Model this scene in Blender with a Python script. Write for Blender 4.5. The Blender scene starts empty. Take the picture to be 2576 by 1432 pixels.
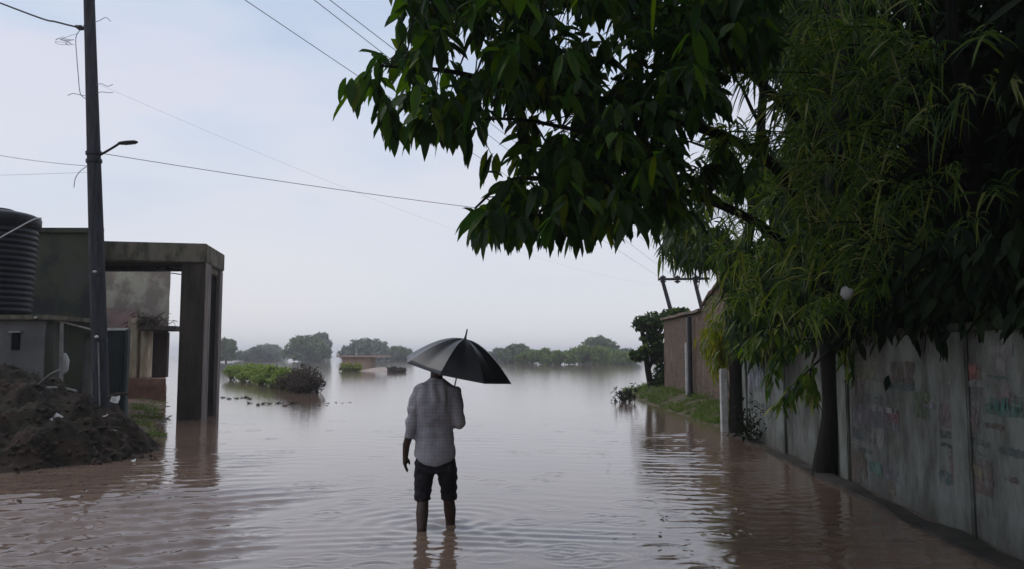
import bpy, bmesh, math, random
import numpy as np
from mathutils import Vector, Matrix, noise
R = random.Random(7)
S = bpy.context.scene
COL = S.collection
rad = math.radians

# ------------------------------------------------------------------ camera
F = 2061.0; PITCH = rad(4.91); CAMZ = 1.4
cp, sp = math.cos(PITCH), math.sin(PITCH)
def ray(u, v):
    a = (u - 1288) / F; b = -(v - 716) / F
    return Vector((a, cp - b * sp, sp + b * cp))
def P(u, v, Y):
    d = ray(u, v); return Vector((0, 0, CAMZ)) + d * (Y / d.y)
def G(u, v, z=0.0):
    d = ray(u, v); return Vector((0, 0, CAMZ)) + d * ((z - CAMZ) / d.z)
cam = bpy.data.cameras.new('camera'); cam.lens = 36 * F / 2576; cam.sensor_width = 36
cam.clip_start = 0.05; cam.clip_end = 6000
co = bpy.data.objects.new('camera', cam); COL.objects.link(co)
co.location = (0, 0, CAMZ); co.rotation_euler = (math.pi / 2 + PITCH, 0, 0); S.camera = co

# ------------------------------------------------------------------ materials
def newmat(name):
    m = bpy.data.materials.new(name); m.use_nodes = True
    nt = m.node_tree
    return m, nt, nt.nodes['Principled BSDF']
def noise_node(nt, scale, stretch=(1, 1, 1), detail=5, rough=.6, coord='Object'):
    tc = nt.nodes.new('ShaderNodeTexCoord'); mp = nt.nodes.new('ShaderNodeMapping')
    mp.inputs['Scale'].default_value = stretch
    n = nt.nodes.new('ShaderNodeTexNoise'); n.inputs['Scale'].default_value = scale
    n.inputs['Detail'].default_value = detail; n.inputs['Roughness'].default_value = rough
    nt.links.new(tc.outputs[coord], mp.inputs['Vector']); nt.links.new(mp.outputs['Vector'], n.inputs['Vector'])
    return n
def ramp(nt, fac, stops):
    r = nt.nodes.new('ShaderNodeValToRGB'); e = r.color_ramp.elements
    while len(e) < len(stops): e.new(0.5)
    for k, (p, c) in enumerate(stops):
        e[k].position = p; e[k].color = (*c, 1)
    nt.links.new(fac, r.inputs['Fac']); return r
def mat(name, c1, c2=None, scale=4, rough=.85, bump=0, bscale=30, spec=.3, stretch=(1, 1, 1), metal=0, extra=None, p=(.385, .615)):
    m, nt, b = newmat(name)
    b.inputs['Roughness'].default_value = rough; b.inputs['Specular IOR Level'].default_value = spec
    b.inputs['Metallic'].default_value = metal
    c2 = c2 or tuple(x * .7 for x in c1)
    n = noise_node(nt, scale, stretch)
    st = [(p[0], c1), (p[1], c2)]
    if extra: st = [(p[0], c1), ((p[0] + p[1]) / 2, extra), (p[1], c2)]
    r = ramp(nt, n.outputs['Fac'], st); nt.links.new(r.outputs['Color'], b.inputs['Base Color'])
    if bump:
        bn = noise_node(nt, bscale, stretch, 6)
        bp = nt.nodes.new('ShaderNodeBump'); bp.inputs['Strength'].default_value = bump; bp.inputs['Distance'].default_value = .02
        nt.links.new(bn.outputs['Fac'], bp.inputs['Height']); nt.links.new(bp.outputs['Normal'], b.inputs['Normal'])
    return m
def leafmat(name, stops, trans=.3, rough=.45, spec=.35):
    m, nt, b = newmat(name)
    g = nt.nodes.new('ShaderNodeNewGeometry')
    r = ramp(nt, g.outputs['Random Per Island'], stops)
    nt.links.new(r.outputs['Color'], b.inputs['Base Color'])
    b.inputs['Roughness'].default_value = rough; b.inputs['Specular IOR Level'].default_value = spec
    t = nt.nodes.new('ShaderNodeBsdfTranslucent'); hs = nt.nodes.new('ShaderNodeHueSaturation')
    hs.inputs['Hue'].default_value = .485; hs.inputs['Saturation'].default_value = 1.15; hs.inputs['Value'].default_value = 1.8
    nt.links.new(r.outputs['Color'], hs.inputs['Color']); nt.links.new(hs.outputs['Color'], t.inputs['Color'])
    mx = nt.nodes.new('ShaderNodeMixShader'); mx.inputs['Fac'].default_value = trans
    out = nt.nodes['Material Output']
    nt.links.new(b.outputs['BSDF'], mx.inputs[1]); nt.links.new(t.outputs['BSDF'], mx.inputs[2]); nt.links.new(mx.outputs['Shader'], out.inputs['Surface'])
    return m

M = {}
M['conc'] = mat('aged_concrete', (.17, .145, .115), (.06, .055, .038), 2.2, .9, .6, 30, stretch=(1.6, 1.6, .7), extra=(.135, .122, .088))
M['conc_light'] = mat('pale_concrete', (.26, .25, .23), (.16, .155, .145), 2.5, .9, .4, 40)
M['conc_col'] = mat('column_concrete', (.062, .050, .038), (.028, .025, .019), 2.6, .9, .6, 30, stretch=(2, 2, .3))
M['strip'] = mat('concrete_skylight_tint', (.25, .21, .19), (.13, .11, .10), 2.5, .9, .5, 30, stretch=(2, 2, .4))  # concrete with the sky light on its side put into the colour
M['block'] = mat('mossy_plaster', (.055, .058, .048), (.024, .027, .027), 1.1, .9, .5, 20, extra=(.05, .055, .032))
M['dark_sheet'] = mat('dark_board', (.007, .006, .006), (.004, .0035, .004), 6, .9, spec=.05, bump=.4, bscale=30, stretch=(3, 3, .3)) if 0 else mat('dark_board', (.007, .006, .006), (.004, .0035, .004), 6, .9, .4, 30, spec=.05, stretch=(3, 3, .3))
M['plaster'] = mat('stained_house_plaster', (.42, .40, .31), (.22, .23, .17), 1.3, .9, .3, 25, extra=(.26, .21, .18))
M['cream'] = mat('cream_plaster', (.60, .52, .38), (.38, .30, .20), 3, .9, .3, 25, stretch=(2, 2, .5))
M['door'] = mat('brown_door_wood', (.085, .052, .038), (.045, .03, .026), 4, .7, .3, 20, stretch=(4, 4, .4))
M['plinth'] = mat('red_plinth_mud', (.30, .16, .11), (.19, .11, .08), 3, .9, .5, 30)
M['slab'] = mat('ledge_concrete', (.09, .07, .06), (.05, .04, .036), 4, .9)
M['gate'] = mat('grey_green_sheet', (.05, .062, .058), (.028, .036, .036), 3, .6, .2, 20, stretch=(1, 1, .3))
M['white'] = mat('dirty_white', (.6, .6, .58), (.4, .4, .38), 6, .7)
M['tank'] = mat('black_polyethylene', (.005, .006, .010), (.012, .014, .018), 3, .45, spec=.25)
M['pole'] = mat('weathered_pole', (.05, .052, .06), (.025, .026, .032), 5, .8, .6, 30, stretch=(4, 4, .5))
M['metal'] = mat('dark_metal', (.03, .032, .038), (.02, .02, .024), 5, .5, metal=.3)
M['lampglass'] = mat('lamp_cover', (.12, .12, .13), (.08, .08, .09), 5, .3)
M['cable'] = mat('cable_black', (.06, .06, .07), (.04, .04, .05), 3, .6)
M['cable_thin'] = mat('wire_grey', (.30, .30, .34), (.24, .24, .27), 3, .6)
M['rope'] = mat('white_rope', (.5, .5, .5), (.38, .38, .38), 20, .8)
M['soil'] = mat('wet_dark_soil', (.044, .027, .019), (.012, .009, .007), 3.0, .9, 1, 18, extra=(.026, .022, .013))
M['mud'] = mat('red_mud', (.20, .115, .085), (.075, .075, .035), 1.3, .85, .6, 20, extra=(.13, .085, .06))
M['bed'] = mat('submerged_mud', (.2, .13, .1), (.14, .1, .07), 1, .9)
M['bark'] = mat('dark_bark', (.016, .014, .011), (.007, .007, .006), 6, .9, 1, 18, stretch=(3, 3, .5))
M['twig'] = mat('twig_bark', (.05, .042, .03), (.028, .024, .018), 8, .9, .5, 20)
M['brickold'] = mat('weathered_brick_plaster', (.27, .185, .14), (.125, .105, .08), 3.2, .9, .6, 26, extra=(.20, .15, .115), stretch=(1, 1, .8))
M['rooft'] = mat('old_roof_tiles', (.13, .075, .055), (.06, .045, .038), 8, .9, .7, 25)
M['wall'] = None
M['skin'] = mat('brown_skin', (.055, .030, .022), (.040, .022, .017), 12, .55, .1, 60, spec=.35)
M['hair'] = mat('black_hair', (.012, .011, .011), (.006, .006, .006), 40, .5, .5, 90, stretch=(3, 3, .6))
M['trouser'] = mat('wet_black_cotton', (.014, .013, .017), (.007, .007, .010), 9, .75, .5, 25)
M['umb'] = mat('black_umbrella_cloth', (.012, .013, .016), (.018, .019, .024), 5, .36, .04, 60, spec=.6)
M['ubrown'] = mat('umbrella_handle_wood', (.05, .03, .02), (.035, .02, .014), 10, .4)
M['steel'] = mat('umbrella_steel', (.3, .3, .32), (.2, .2, .22), 8, .35, metal=.8)

def brick_wall_mat():
    m, nt, b = newmat('weathered_brick')
    tc = nt.nodes.new('ShaderNodeTexCoord'); sx = nt.nodes.new('ShaderNodeSeparateXYZ'); cx = nt.nodes.new('ShaderNodeCombineXYZ')
    ad = nt.nodes.new('ShaderNodeMath'); ad.operation = 'ADD'
    nt.links.new(tc.outputs['Object'], sx.inputs[0]); nt.links.new(sx.outputs['X'], ad.inputs[0]); nt.links.new(sx.outputs['Y'], ad.inputs[1])
    nt.links.new(ad.outputs[0], cx.inputs['X']); nt.links.new(sx.outputs['Z'], cx.inputs['Y'])
    br = nt.nodes.new('ShaderNodeTexBrick'); br.inputs['Scale'].default_value = 1
    br.inputs['Brick Width'].default_value = .24; br.inputs['Row Height'].default_value = .085; br.inputs['Mortar Size'].default_value = .008
    br.inputs['Color1'].default_value = (.17, .09, .055, 1); br.inputs['Color2'].default_value = (.075, .05, .035, 1); br.inputs['Mortar'].default_value = (.12, .105, .08, 1)
    nt.links.new(cx.outputs[0], br.inputs['Vector'])
    n = noise_node(nt, 3.0, (1, 1, .28), 8, .75); r = ramp(nt, n.outputs['Fac'], [(.42, (.13, .085, .058)), (.5, (.042, .035, .023)), (.58, (.19, .14, .10))])
    mx = nt.nodes.new('ShaderNodeMix'); mx.data_type = 'RGBA'
    n2 = noise_node(nt, 2.0, (1, 1, .4), 7, .75); r2 = ramp(nt, n2.outputs['Fac'], [(.42, (.05,) * 3), (.62, (.9,) * 3)])
    nt.links.new(r2.outputs['Color'], mx.inputs['Factor']); nt.links.new(br.outputs['Color'], mx.inputs[6]); nt.links.new(r.outputs['Color'], mx.inputs[7])
    nt.links.new(mx.outputs[2], b.inputs['Base Color']); b.inputs['Roughness'].default_value = .9
    bp = nt.nodes.new('ShaderNodeBump'); bp.inputs['Strength'].default_value = .6; bp.inputs['Distance'].default_value = .02
    nt.links.new(n2.outputs['Fac'], bp.inputs['Height']); nt.links.new(bp.outputs['Normal'], b.inputs['Normal'])
    return m
M['brick'] = brick_wall_mat()
def painted_wall_mat():
    m, nt, b = newmat('faded_painted_wall')
    n = noise_node(nt, 1.5, (1, 1, .4), 9, .68)
    r = ramp(nt, n.outputs['Fac'], [(.36, (.035, .034, .028)), (.46, (.10, .104, .09)), (.56, (.20, .215, .195)), (.72, (.085, .09, .068))])
    n2 = noise_node(nt, 2.2, (1.5, 1.5, .9), 7, .7)
    tc = nt.nodes.new('ShaderNodeTexCoord'); sx = nt.nodes.new('ShaderNodeSeparateXYZ'); nt.links.new(tc.outputs['Object'], sx.inputs[0])
    a = nt.nodes.new('ShaderNodeMath'); a.operation = 'MULTIPLY_ADD'; a.inputs[1].default_value = .9
    nt.links.new(n2.outputs['Fac'], a.inputs[0]); nt.links.new(sx.outputs['Z'], a.inputs[2])
    mr = ramp(nt, a.outputs[0], [(.50, (1, 1, 1)), (1.0, (0, 0, 0))])   # algae and splashed mud above the water line
    mx = nt.nodes.new('ShaderNodeMix'); mx.data_type = 'RGBA'
    nt.links.new(mr.outputs['Color'], mx.inputs['Factor']); nt.links.new(r.outputs['Color'], mx.inputs[6]); mx.inputs[7].default_value = (.055, .05, .04, 1)
    nt.links.new(mx.outputs[2], b.inputs['Base Color']); b.inputs['Roughness'].default_value = .85
    return m
M['wall'] = painted_wall_mat()
def paint(name, c, wallc=(.16, .17, .16)):
    c = tuple(.5 * x + .4 * y for x, y in zip(c, wallc))
    m = mat(name, c, tuple(x * .7 for x in c), 4, .85)
    nt = m.node_tree; n = noise_node(nt, 7, (1, 1, .7), 7, .7); r = ramp(nt, n.outputs['Fac'], [(.42, (.92,) * 3), (.60, (.0,) * 3)])   # flaking
    t = nt.nodes.new('ShaderNodeBsdfTransparent'); mx = nt.nodes.new('ShaderNodeMixShader'); nt.links.new(r.outputs['Color'], mx.inputs['Fac'])
    nt.links.new(t.outputs[0], mx.inputs[1]); nt.links.new(nt.nodes['Principled BSDF'].outputs[0], mx.inputs[2]); nt.links.new(mx.outputs[0], nt.nodes['Material Output'].inputs['Surface'])
    return m
def shirt_mat():
    m, nt, b = newmat('checked_grey_shirt')
    tc = nt.nodes.new('ShaderNodeTexCoord')
    def band(ax, w):
        wv = nt.nodes.new('ShaderNodeTexWave'); wv.wave_type = 'BANDS'; wv.bands_direction = ax
        wv.inputs['Scale'].default_value = w; wv.inputs['Distortion'].default_value = 2.5; wv.inputs['Detail'].default_value = 1
        nt.links.new(tc.outputs['Object'], wv.inputs['Vector']); return wv
    w1, w2 = band('X', 11), band('Z', 11)
    ml = nt.nodes.new('ShaderNodeMath'); ml.operation = 'ADD'; nt.links.new(w1.outputs['Fac'], ml.inputs[0]); nt.links.new(w2.outputs['Fac'], ml.inputs[1])
    h = nt.nodes.new('ShaderNodeMath'); h.operation = 'MULTIPLY'; h.inputs[1].default_value = .5; nt.links.new(ml.outputs[0], h.inputs[0])
    r = ramp(nt, h.outputs[0], [(.1, (.265, .255, .275)), (.5, (.305, .295, .31)), (.9, (.33, .32, .33))])
    n = noise_node(nt, 3.5, (1, 1, .7), 5); r2 = ramp(nt, n.outputs['Fac'], [(.40, (.60, .59, .63)), (.60, (1.02, 1.02, 1.04))])   # rain-wet patches
    mx = nt.nodes.new('ShaderNodeMix'); mx.data_type = 'RGBA'; mx.blend_type = 'MULTIPLY'; mx.inputs['Factor'].default_value = 1
    nt.links.new(r.outputs['Color'], mx.inputs[6]); nt.links.new(r2.outputs['Color'], mx.inputs[7])
    nt.links.new(mx.outputs[2], b.inputs['Base Color']); b.inputs['Roughness'].default_value = .85
    return m
M['shirt'] = shirt_mat()
M['leaf_broad'] = leafmat('broad_leaf', [(0, (.014, .036, .012)), (.5, (.020, .052, .011)), (.85, (.044, .100, .012)), (1, (.09, .125, .016))], .48, .5, .15)
M['leaf_narrow'] = leafmat('narrow_leaf', [(0, (.03, .075, .022)), (.4, (.065, .14, .024)), (.7, (.12, .20, .03)), (.88, (.24, .29, .06)), (1, (.38, .40, .18))], .42, .42, .4)
M['leaf_dark'] = leafmat('dark_leaf', [(0, (.009, .016, .009)), (.6, (.016, .028, .013)), (1, (.020, .030, .012))], .1, .7, .08)
M['leaf_yellow'] = leafmat('yellow_green_leaf', [(0, (.09, .14, .018)), (.5, (.16, .20, .025)), (1, (.23, .22, .04))], .4)
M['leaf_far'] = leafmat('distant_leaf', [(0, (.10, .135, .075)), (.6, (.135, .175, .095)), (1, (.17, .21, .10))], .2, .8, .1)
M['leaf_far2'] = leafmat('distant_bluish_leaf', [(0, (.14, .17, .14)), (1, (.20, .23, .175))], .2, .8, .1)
M['leaf_bush'] = leafmat('bush_leaf', [(0, (.11, .18, .035)), (.6, (.18, .26, .055)), (1, (.28, .33, .09))], .3, .7)
M['leaf_brown'] = leafmat('dry_brown_leaf', [(0, (.05, .042, .032)), (.6, (.085, .062, .046)), (1, (.10, .085, .055))], .2, .8)
M['grass'] = leafmat('bank_grass', [(0, (.06, .11, .022)), (.6, (.11, .17, .035)), (1, (.18, .20, .06))], .3, .7)
M['leaf_tree'] = leafmat('mid_green_leaf', [(0, (.014, .034, .014)), (.6, (.026, .056, .018)), (.82, (.06, .105, .022)), (1, (.22, .27, .06))], .38, .5, .25)

# ------------------------------------------------------------------ object helpers
def tag(o, label=None, cat=None, group=None, kind=None):
    if label: o['label'] = label
    if cat: o['category'] = cat
    if group: o['group'] = group
    if kind: o['kind'] = kind
    return o
def empty(name, loc, label, cat, group=None):
    o = bpy.data.objects.new(name, None); COL.objects.link(o); o.location = loc; o.empty_display_size = .1
    return tag(o, label, cat, group)
def wloc(o):
    v = Vector(o.location)
    while o.parent: o = o.parent; v += Vector(o.location)
    return v
def obj(name, data, m, parent=None, origin=None, smooth=False, label=None, cat=None, group=None, kind=None):
    if isinstance(data, bmesh.types.BMesh):
        me = bpy.data.meshes.new(name); bmesh.ops.recalc_face_normals(data, faces=data.faces) if smooth != 'leaf' else None
        data.to_mesh(me); data.free()
    elif isinstance(data, tuple):
        me = bpy.data.meshes.new(name); me.from_pydata(data[0], [], data[1]); me.update()
    else: me = data
    base = wloc(parent) if parent else Vector(origin or (0, 0, 0))
    me.transform(Matrix.Translation(-base))
    for mm in (m if isinstance(m, (list, tuple)) else [m]): me.materials.append(mm)
    if smooth: me.polygons.foreach_set('use_smooth', [True] * len(me.polygons))
    o = bpy.data.objects.new(name, me); COL.objects.link(o)
    if parent: o.parent = parent
    else: o.location = base
    return tag(o, label, cat, group, kind)
def box(bm, lo, hi, jit=0):
    x0, y0, z0 = lo; x1, y1, z1 = hi
    vs = [bm.verts.new((x, y, z)) for z in (z0, z1) for x, y in ((x0, y0), (x1, y0), (x1, y1), (x0, y1))]
    for f in ((3, 2, 1, 0), (4, 5, 6, 7), (0, 1, 5, 4), (1, 2, 6, 5), (2, 3, 7, 6), (3, 0, 4, 7)): bm.faces.new([vs[i] for i in f])
def prism(bm, foot, z0, z1):
    """foot: list of (x,y); z0/z1 numbers or per-corner lists"""
    n = len(foot)
    a = [bm.verts.new((x, y, z0[i] if isinstance(z0, (list, tuple)) else z0)) for i, (x, y) in enumerate(foot)]
    b = [bm.verts.new((x, y, z1[i] if isinstance(z1, (list, tuple)) else z1)) for i, (x, y) in enumerate(foot)]
    bm.faces.new(a[::-1]); bm.faces.new(b)
    for i in range(n): bm.faces.new((a[i], a[(i + 1) % n], b[(i + 1) % n], b[i]))
def rough_up(bm, cuts, amp, sc=3):
    bmesh.ops.subdivide_edges(bm, edges=bm.edges[:], cuts=cuts, use_grid_fill=True)
    for v in bm.verts: v.co += noise.noise_vector(v.co * sc) * amp
def bevel(bm, w=.02, seg=2):
    bmesh.ops.bevel(bm, geom=bm.edges[:], offset=w, segments=seg, affect='EDGES', clamp_overlap=True)
def tube(bm, pts, rr, seg=8, cap=True, flat=None):
    pts = [Vector(p) for p in pts]; n = len(pts)
    if not isinstance(rr, (list, tuple)): rr = [rr] * n
    rings = []; up = None
    for i, p in enumerate(pts):
        t = (pts[min(i + 1, n - 1)] - pts[max(i - 1, 0)]).normalized()
        if up is None:
            up = Vector((0, 1, 0)) if abs(t.z) > .8 else Vector((0, 0, 1))
        s = t.cross(up).normalized(); up = s.cross(t).normalized()
        r = rr[i]; rx, ry = (r if isinstance(r, (tuple, list)) else (r, r))
        rings.append([bm.verts.new(p + s * (math.cos(a) * rx) + up * (math.sin(a) * ry)) for a in (2 * math.pi * k / seg for k in range(seg))])
    for a, b in zip(rings, rings[1:]):
        for k in range(seg): bm.faces.new((a[k], a[(k + 1) % seg], b[(k + 1) % seg], b[k]))
    if cap: bm.faces.new(rings[0][::-1]); bm.faces.new(rings[-1])
def ball(bm, c, r, seg=16, rings=10):
    rx, ry, rz = r if isinstance(r, (tuple, list)) else (r, r, r)
    bmesh.ops.create_uvsphere(bm, u_segments=seg, v_segments=rings, radius=1, matrix=Matrix.Translation(c) @ Matrix.Diagonal((rx, ry, rz, 1)))
def catmull(pts, k=6):
    pts = [Vector(p) for p in pts]; out = []
    q = [pts[0]] + pts + [pts[-1]]
    for i in range(1, len(q) - 2):
        a, b, c, d = q[i - 1:i + 3]
        for j in range(k):
            t = j / k
            out.append(.5 * ((2 * b) + (c - a) * t + (2 * a - 5 * b + 4 * c - d) * t * t + (3 * b - a - 3 * c + d) * t ** 3))
    out.append(pts[-1]); return out
def lerpl(a, b, n): return [a + (b - a) * i / (n - 1) for i in range(n)]
def baked(name, bm, voxel, sm=4):
    """one continuous skin over overlapping lofts"""
    me = bpy.data.meshes.new(name); bmesh.ops.recalc_face_normals(bm, faces=bm.faces); bm.to_mesh(me); bm.free()
    o = bpy.data.objects.new(name + '_work', me); COL.objects.link(o)
    r = o.modifiers.new('r', 'REMESH'); r.mode = 'VOXEL'; r.voxel_size = voxel
    s = o.modifiers.new('s', 'SMOOTH'); s.factor = .5; s.iterations = sm
    dg = bpy.context.evaluated_depsgraph_get(); dg.update()
    res = bpy.data.meshes.new_from_object(o.evaluated_get(dg))
    bpy.data.objects.remove(o); bpy.data.meshes.remove(me); return res
def wrinkle(me, fn):
    me.update()
    nr = [v.normal.copy() for v in me.vertices]
    for v, n in zip(me.vertices, nr): v.co += n * fn(v.co, n)

class Leaves:
    def __init__(s): s.v = []; s.f = []
    def leaf(s, p, d, L, W, droop=.3, fold=.25, roll=None):
        d = d.normalized()
        side = d.cross(Vector((0, 0, 1)))
        if side.length < .05: side = Vector((1, 0, 0))
        side.normalize()
        if roll is None: roll = R.uniform(-.7, .7)
        side = Matrix.Rotation(roll, 3, d) @ side
        n = side.cross(d)
        b = len(s.v); g = Vector((0, 0, -1))
        def mid(t): return p + d * (L * t) + g * (droop * L * t * t)
        s.v.append(mid(0))
        for t, w in ((.14, .5), (.36, .95), (.6, .92), (.83, .48)):
            m = mid(t); s.v += [m + side * (W * w * .5) + n * (W * fold), m, m - side * (W * w * .5) + n * (W * fold)]
        s.v.append(mid(1))
        s.f += [(b, b + 1, b + 2), (b, b + 2, b + 3), (b + 10, b + 13, b + 11), (b + 11, b + 13, b + 12)]
        for c in (b + 1, b + 4, b + 7): s.f += [(c, c + 3, c + 4, c + 1), (c + 1, c + 4, c + 5, c + 2)]
    def blade(s, p, d, L, W, droop=.5, side=None):
        d = d.normalized(); side = d.cross(Vector((R.uniform(-1, 1), R.uniform(-1, 1), R.uniform(-.2, 1)))).normalized()
        b = len(s.v)
        for t, w in ((0, .35), (.35, 1), (.7, .75)):
            m = p + d * (L * t) + Vector((0, 0, -droop * L * t * t)); s.v += [m + side * W * w * .5, m - side * W * w * .5]
        s.v.append(p + d * L + Vector((0, 0, -droop * L)))
        s.f += [(b, b + 2, b + 3, b + 1), (b + 2, b + 4, b + 5, b + 3), (b + 4, b + 6, b + 5)]
    def chip(s, p, sz):
        a = Vector((R.gauss(0, 1), R.gauss(0, 1), R.gauss(0, 1))).normalized(); c = a.cross(Vector((R.gauss(0, 1), R.gauss(0, 1), R.gauss(0, 1)))).normalized()
        b = len(s.v); s.v += [p - a * sz, p + c * sz * .45, p + a * sz, p - c * sz * .45]; s.f.append((b, b + 1, b + 2, b + 3))
    def build(s, name, m, parent=None, **k):
        me = bpy.data.meshes.new(name); me.from_pydata([tuple(v) for v in s.v], [], s.f); me.update()
        return obj(name, me, m, parent, smooth='leaf', **k)
def rdir(): return Vector((R.gauss(0, 1), R.gauss(0, 1), R.gauss(0, 1))).normalized()
def inpoly(x, y, poly):
    c = False; n = len(poly)
    for i in range(n):
        x0, y0 = poly[i]; x1, y1 = poly[i - 1]
        if (y0 > y) != (y1 > y) and x < (x1 - x0) * (y - y0) / (y1 - y0) + x0: c = not c
    return c

# ------------------------------------------------------------------ sky and light
w = bpy.data.worlds.new('World'); S.world = w; w.use_nodes = True; nt = w.node_tree
bg = nt.nodes['Background']; sky = nt.nodes.new('ShaderNodeTexSky'); sky.sky_type = 'NISHITA'; sky.sun_disc = False
SUND = Vector((-.55, .25, .8)).normalized()
sky.sun_elevation = math.asin(SUND.z); sky.sun_rotation = math.atan2(SUND.x, SUND.y)
sky.dust_density = 3
tc = nt.nodes.new('ShaderNodeTexCoord'); mp = nt.nodes.new('ShaderNodeMapping'); mp.inputs['Scale'].default_value = (1, 1, 3.2)
n = nt.nodes.new('ShaderNodeTexNoise'); n.inputs['Scale'].default_value = 2.6; n.inputs['Detail'].default_value = 7; n.inputs['Roughness'].default_value = .5
nt.links.new(tc.outputs['Generated'], mp.inputs[0]); nt.links.new(mp.outputs[0], n.inputs['Vector'])
cl = ramp(nt, n.outputs['Fac'], [(.38, (.57, .67, .85)), (.48, (.65, .73, .88)), (.58, (.73, .76, .88))])
sx = nt.nodes.new('ShaderNodeSeparateXYZ'); nt.links.new(tc.outputs['Generated'], sx.inputs[0])
hz = ramp(nt, sx.outputs['Z'], [(0, (1, 1, 1)), (.33, (0, 0, 0))])
m1 = nt.nodes.new('ShaderNodeMix'); m1.data_type = 'RGBA'; nt.links.new(hz.outputs['Color'], m1.inputs['Factor']); nt.links.new(cl.outputs['Color'], m1.inputs[6]); m1.inputs[7].default_value = (.86, .865, .90, 1)
sc = nt.nodes.new('ShaderNodeVectorMath'); sc.operation = 'SCALE'; sc.inputs['Scale'].default_value = 10
nt.links.new(m1.outputs[2], sc.inputs[0])
m2 = nt.nodes.new('ShaderNodeMix'); m2.data_type = 'RGBA'; m2.inputs['Factor'].default_value = .9   # cloud cover
nt.links.new(sky.outputs[0], m2.inputs[6]); nt.links.new(sc.outputs[0], m2.inputs[7]); nt.links.new(m2.outputs[2], bg.inputs['Color'])
bg.inputs['Strength'].default_value = .1
sl = bpy.data.lights.new('sun', 'SUN'); sl.energy = .6; sl.angle = rad(25); sl.color = (1, .97, .93)
so = bpy.data.objects.new('sun', sl); COL.objects.link(so); so.rotation_euler = SUND.to_track_quat('Z', 'Y').to_euler()

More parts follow.
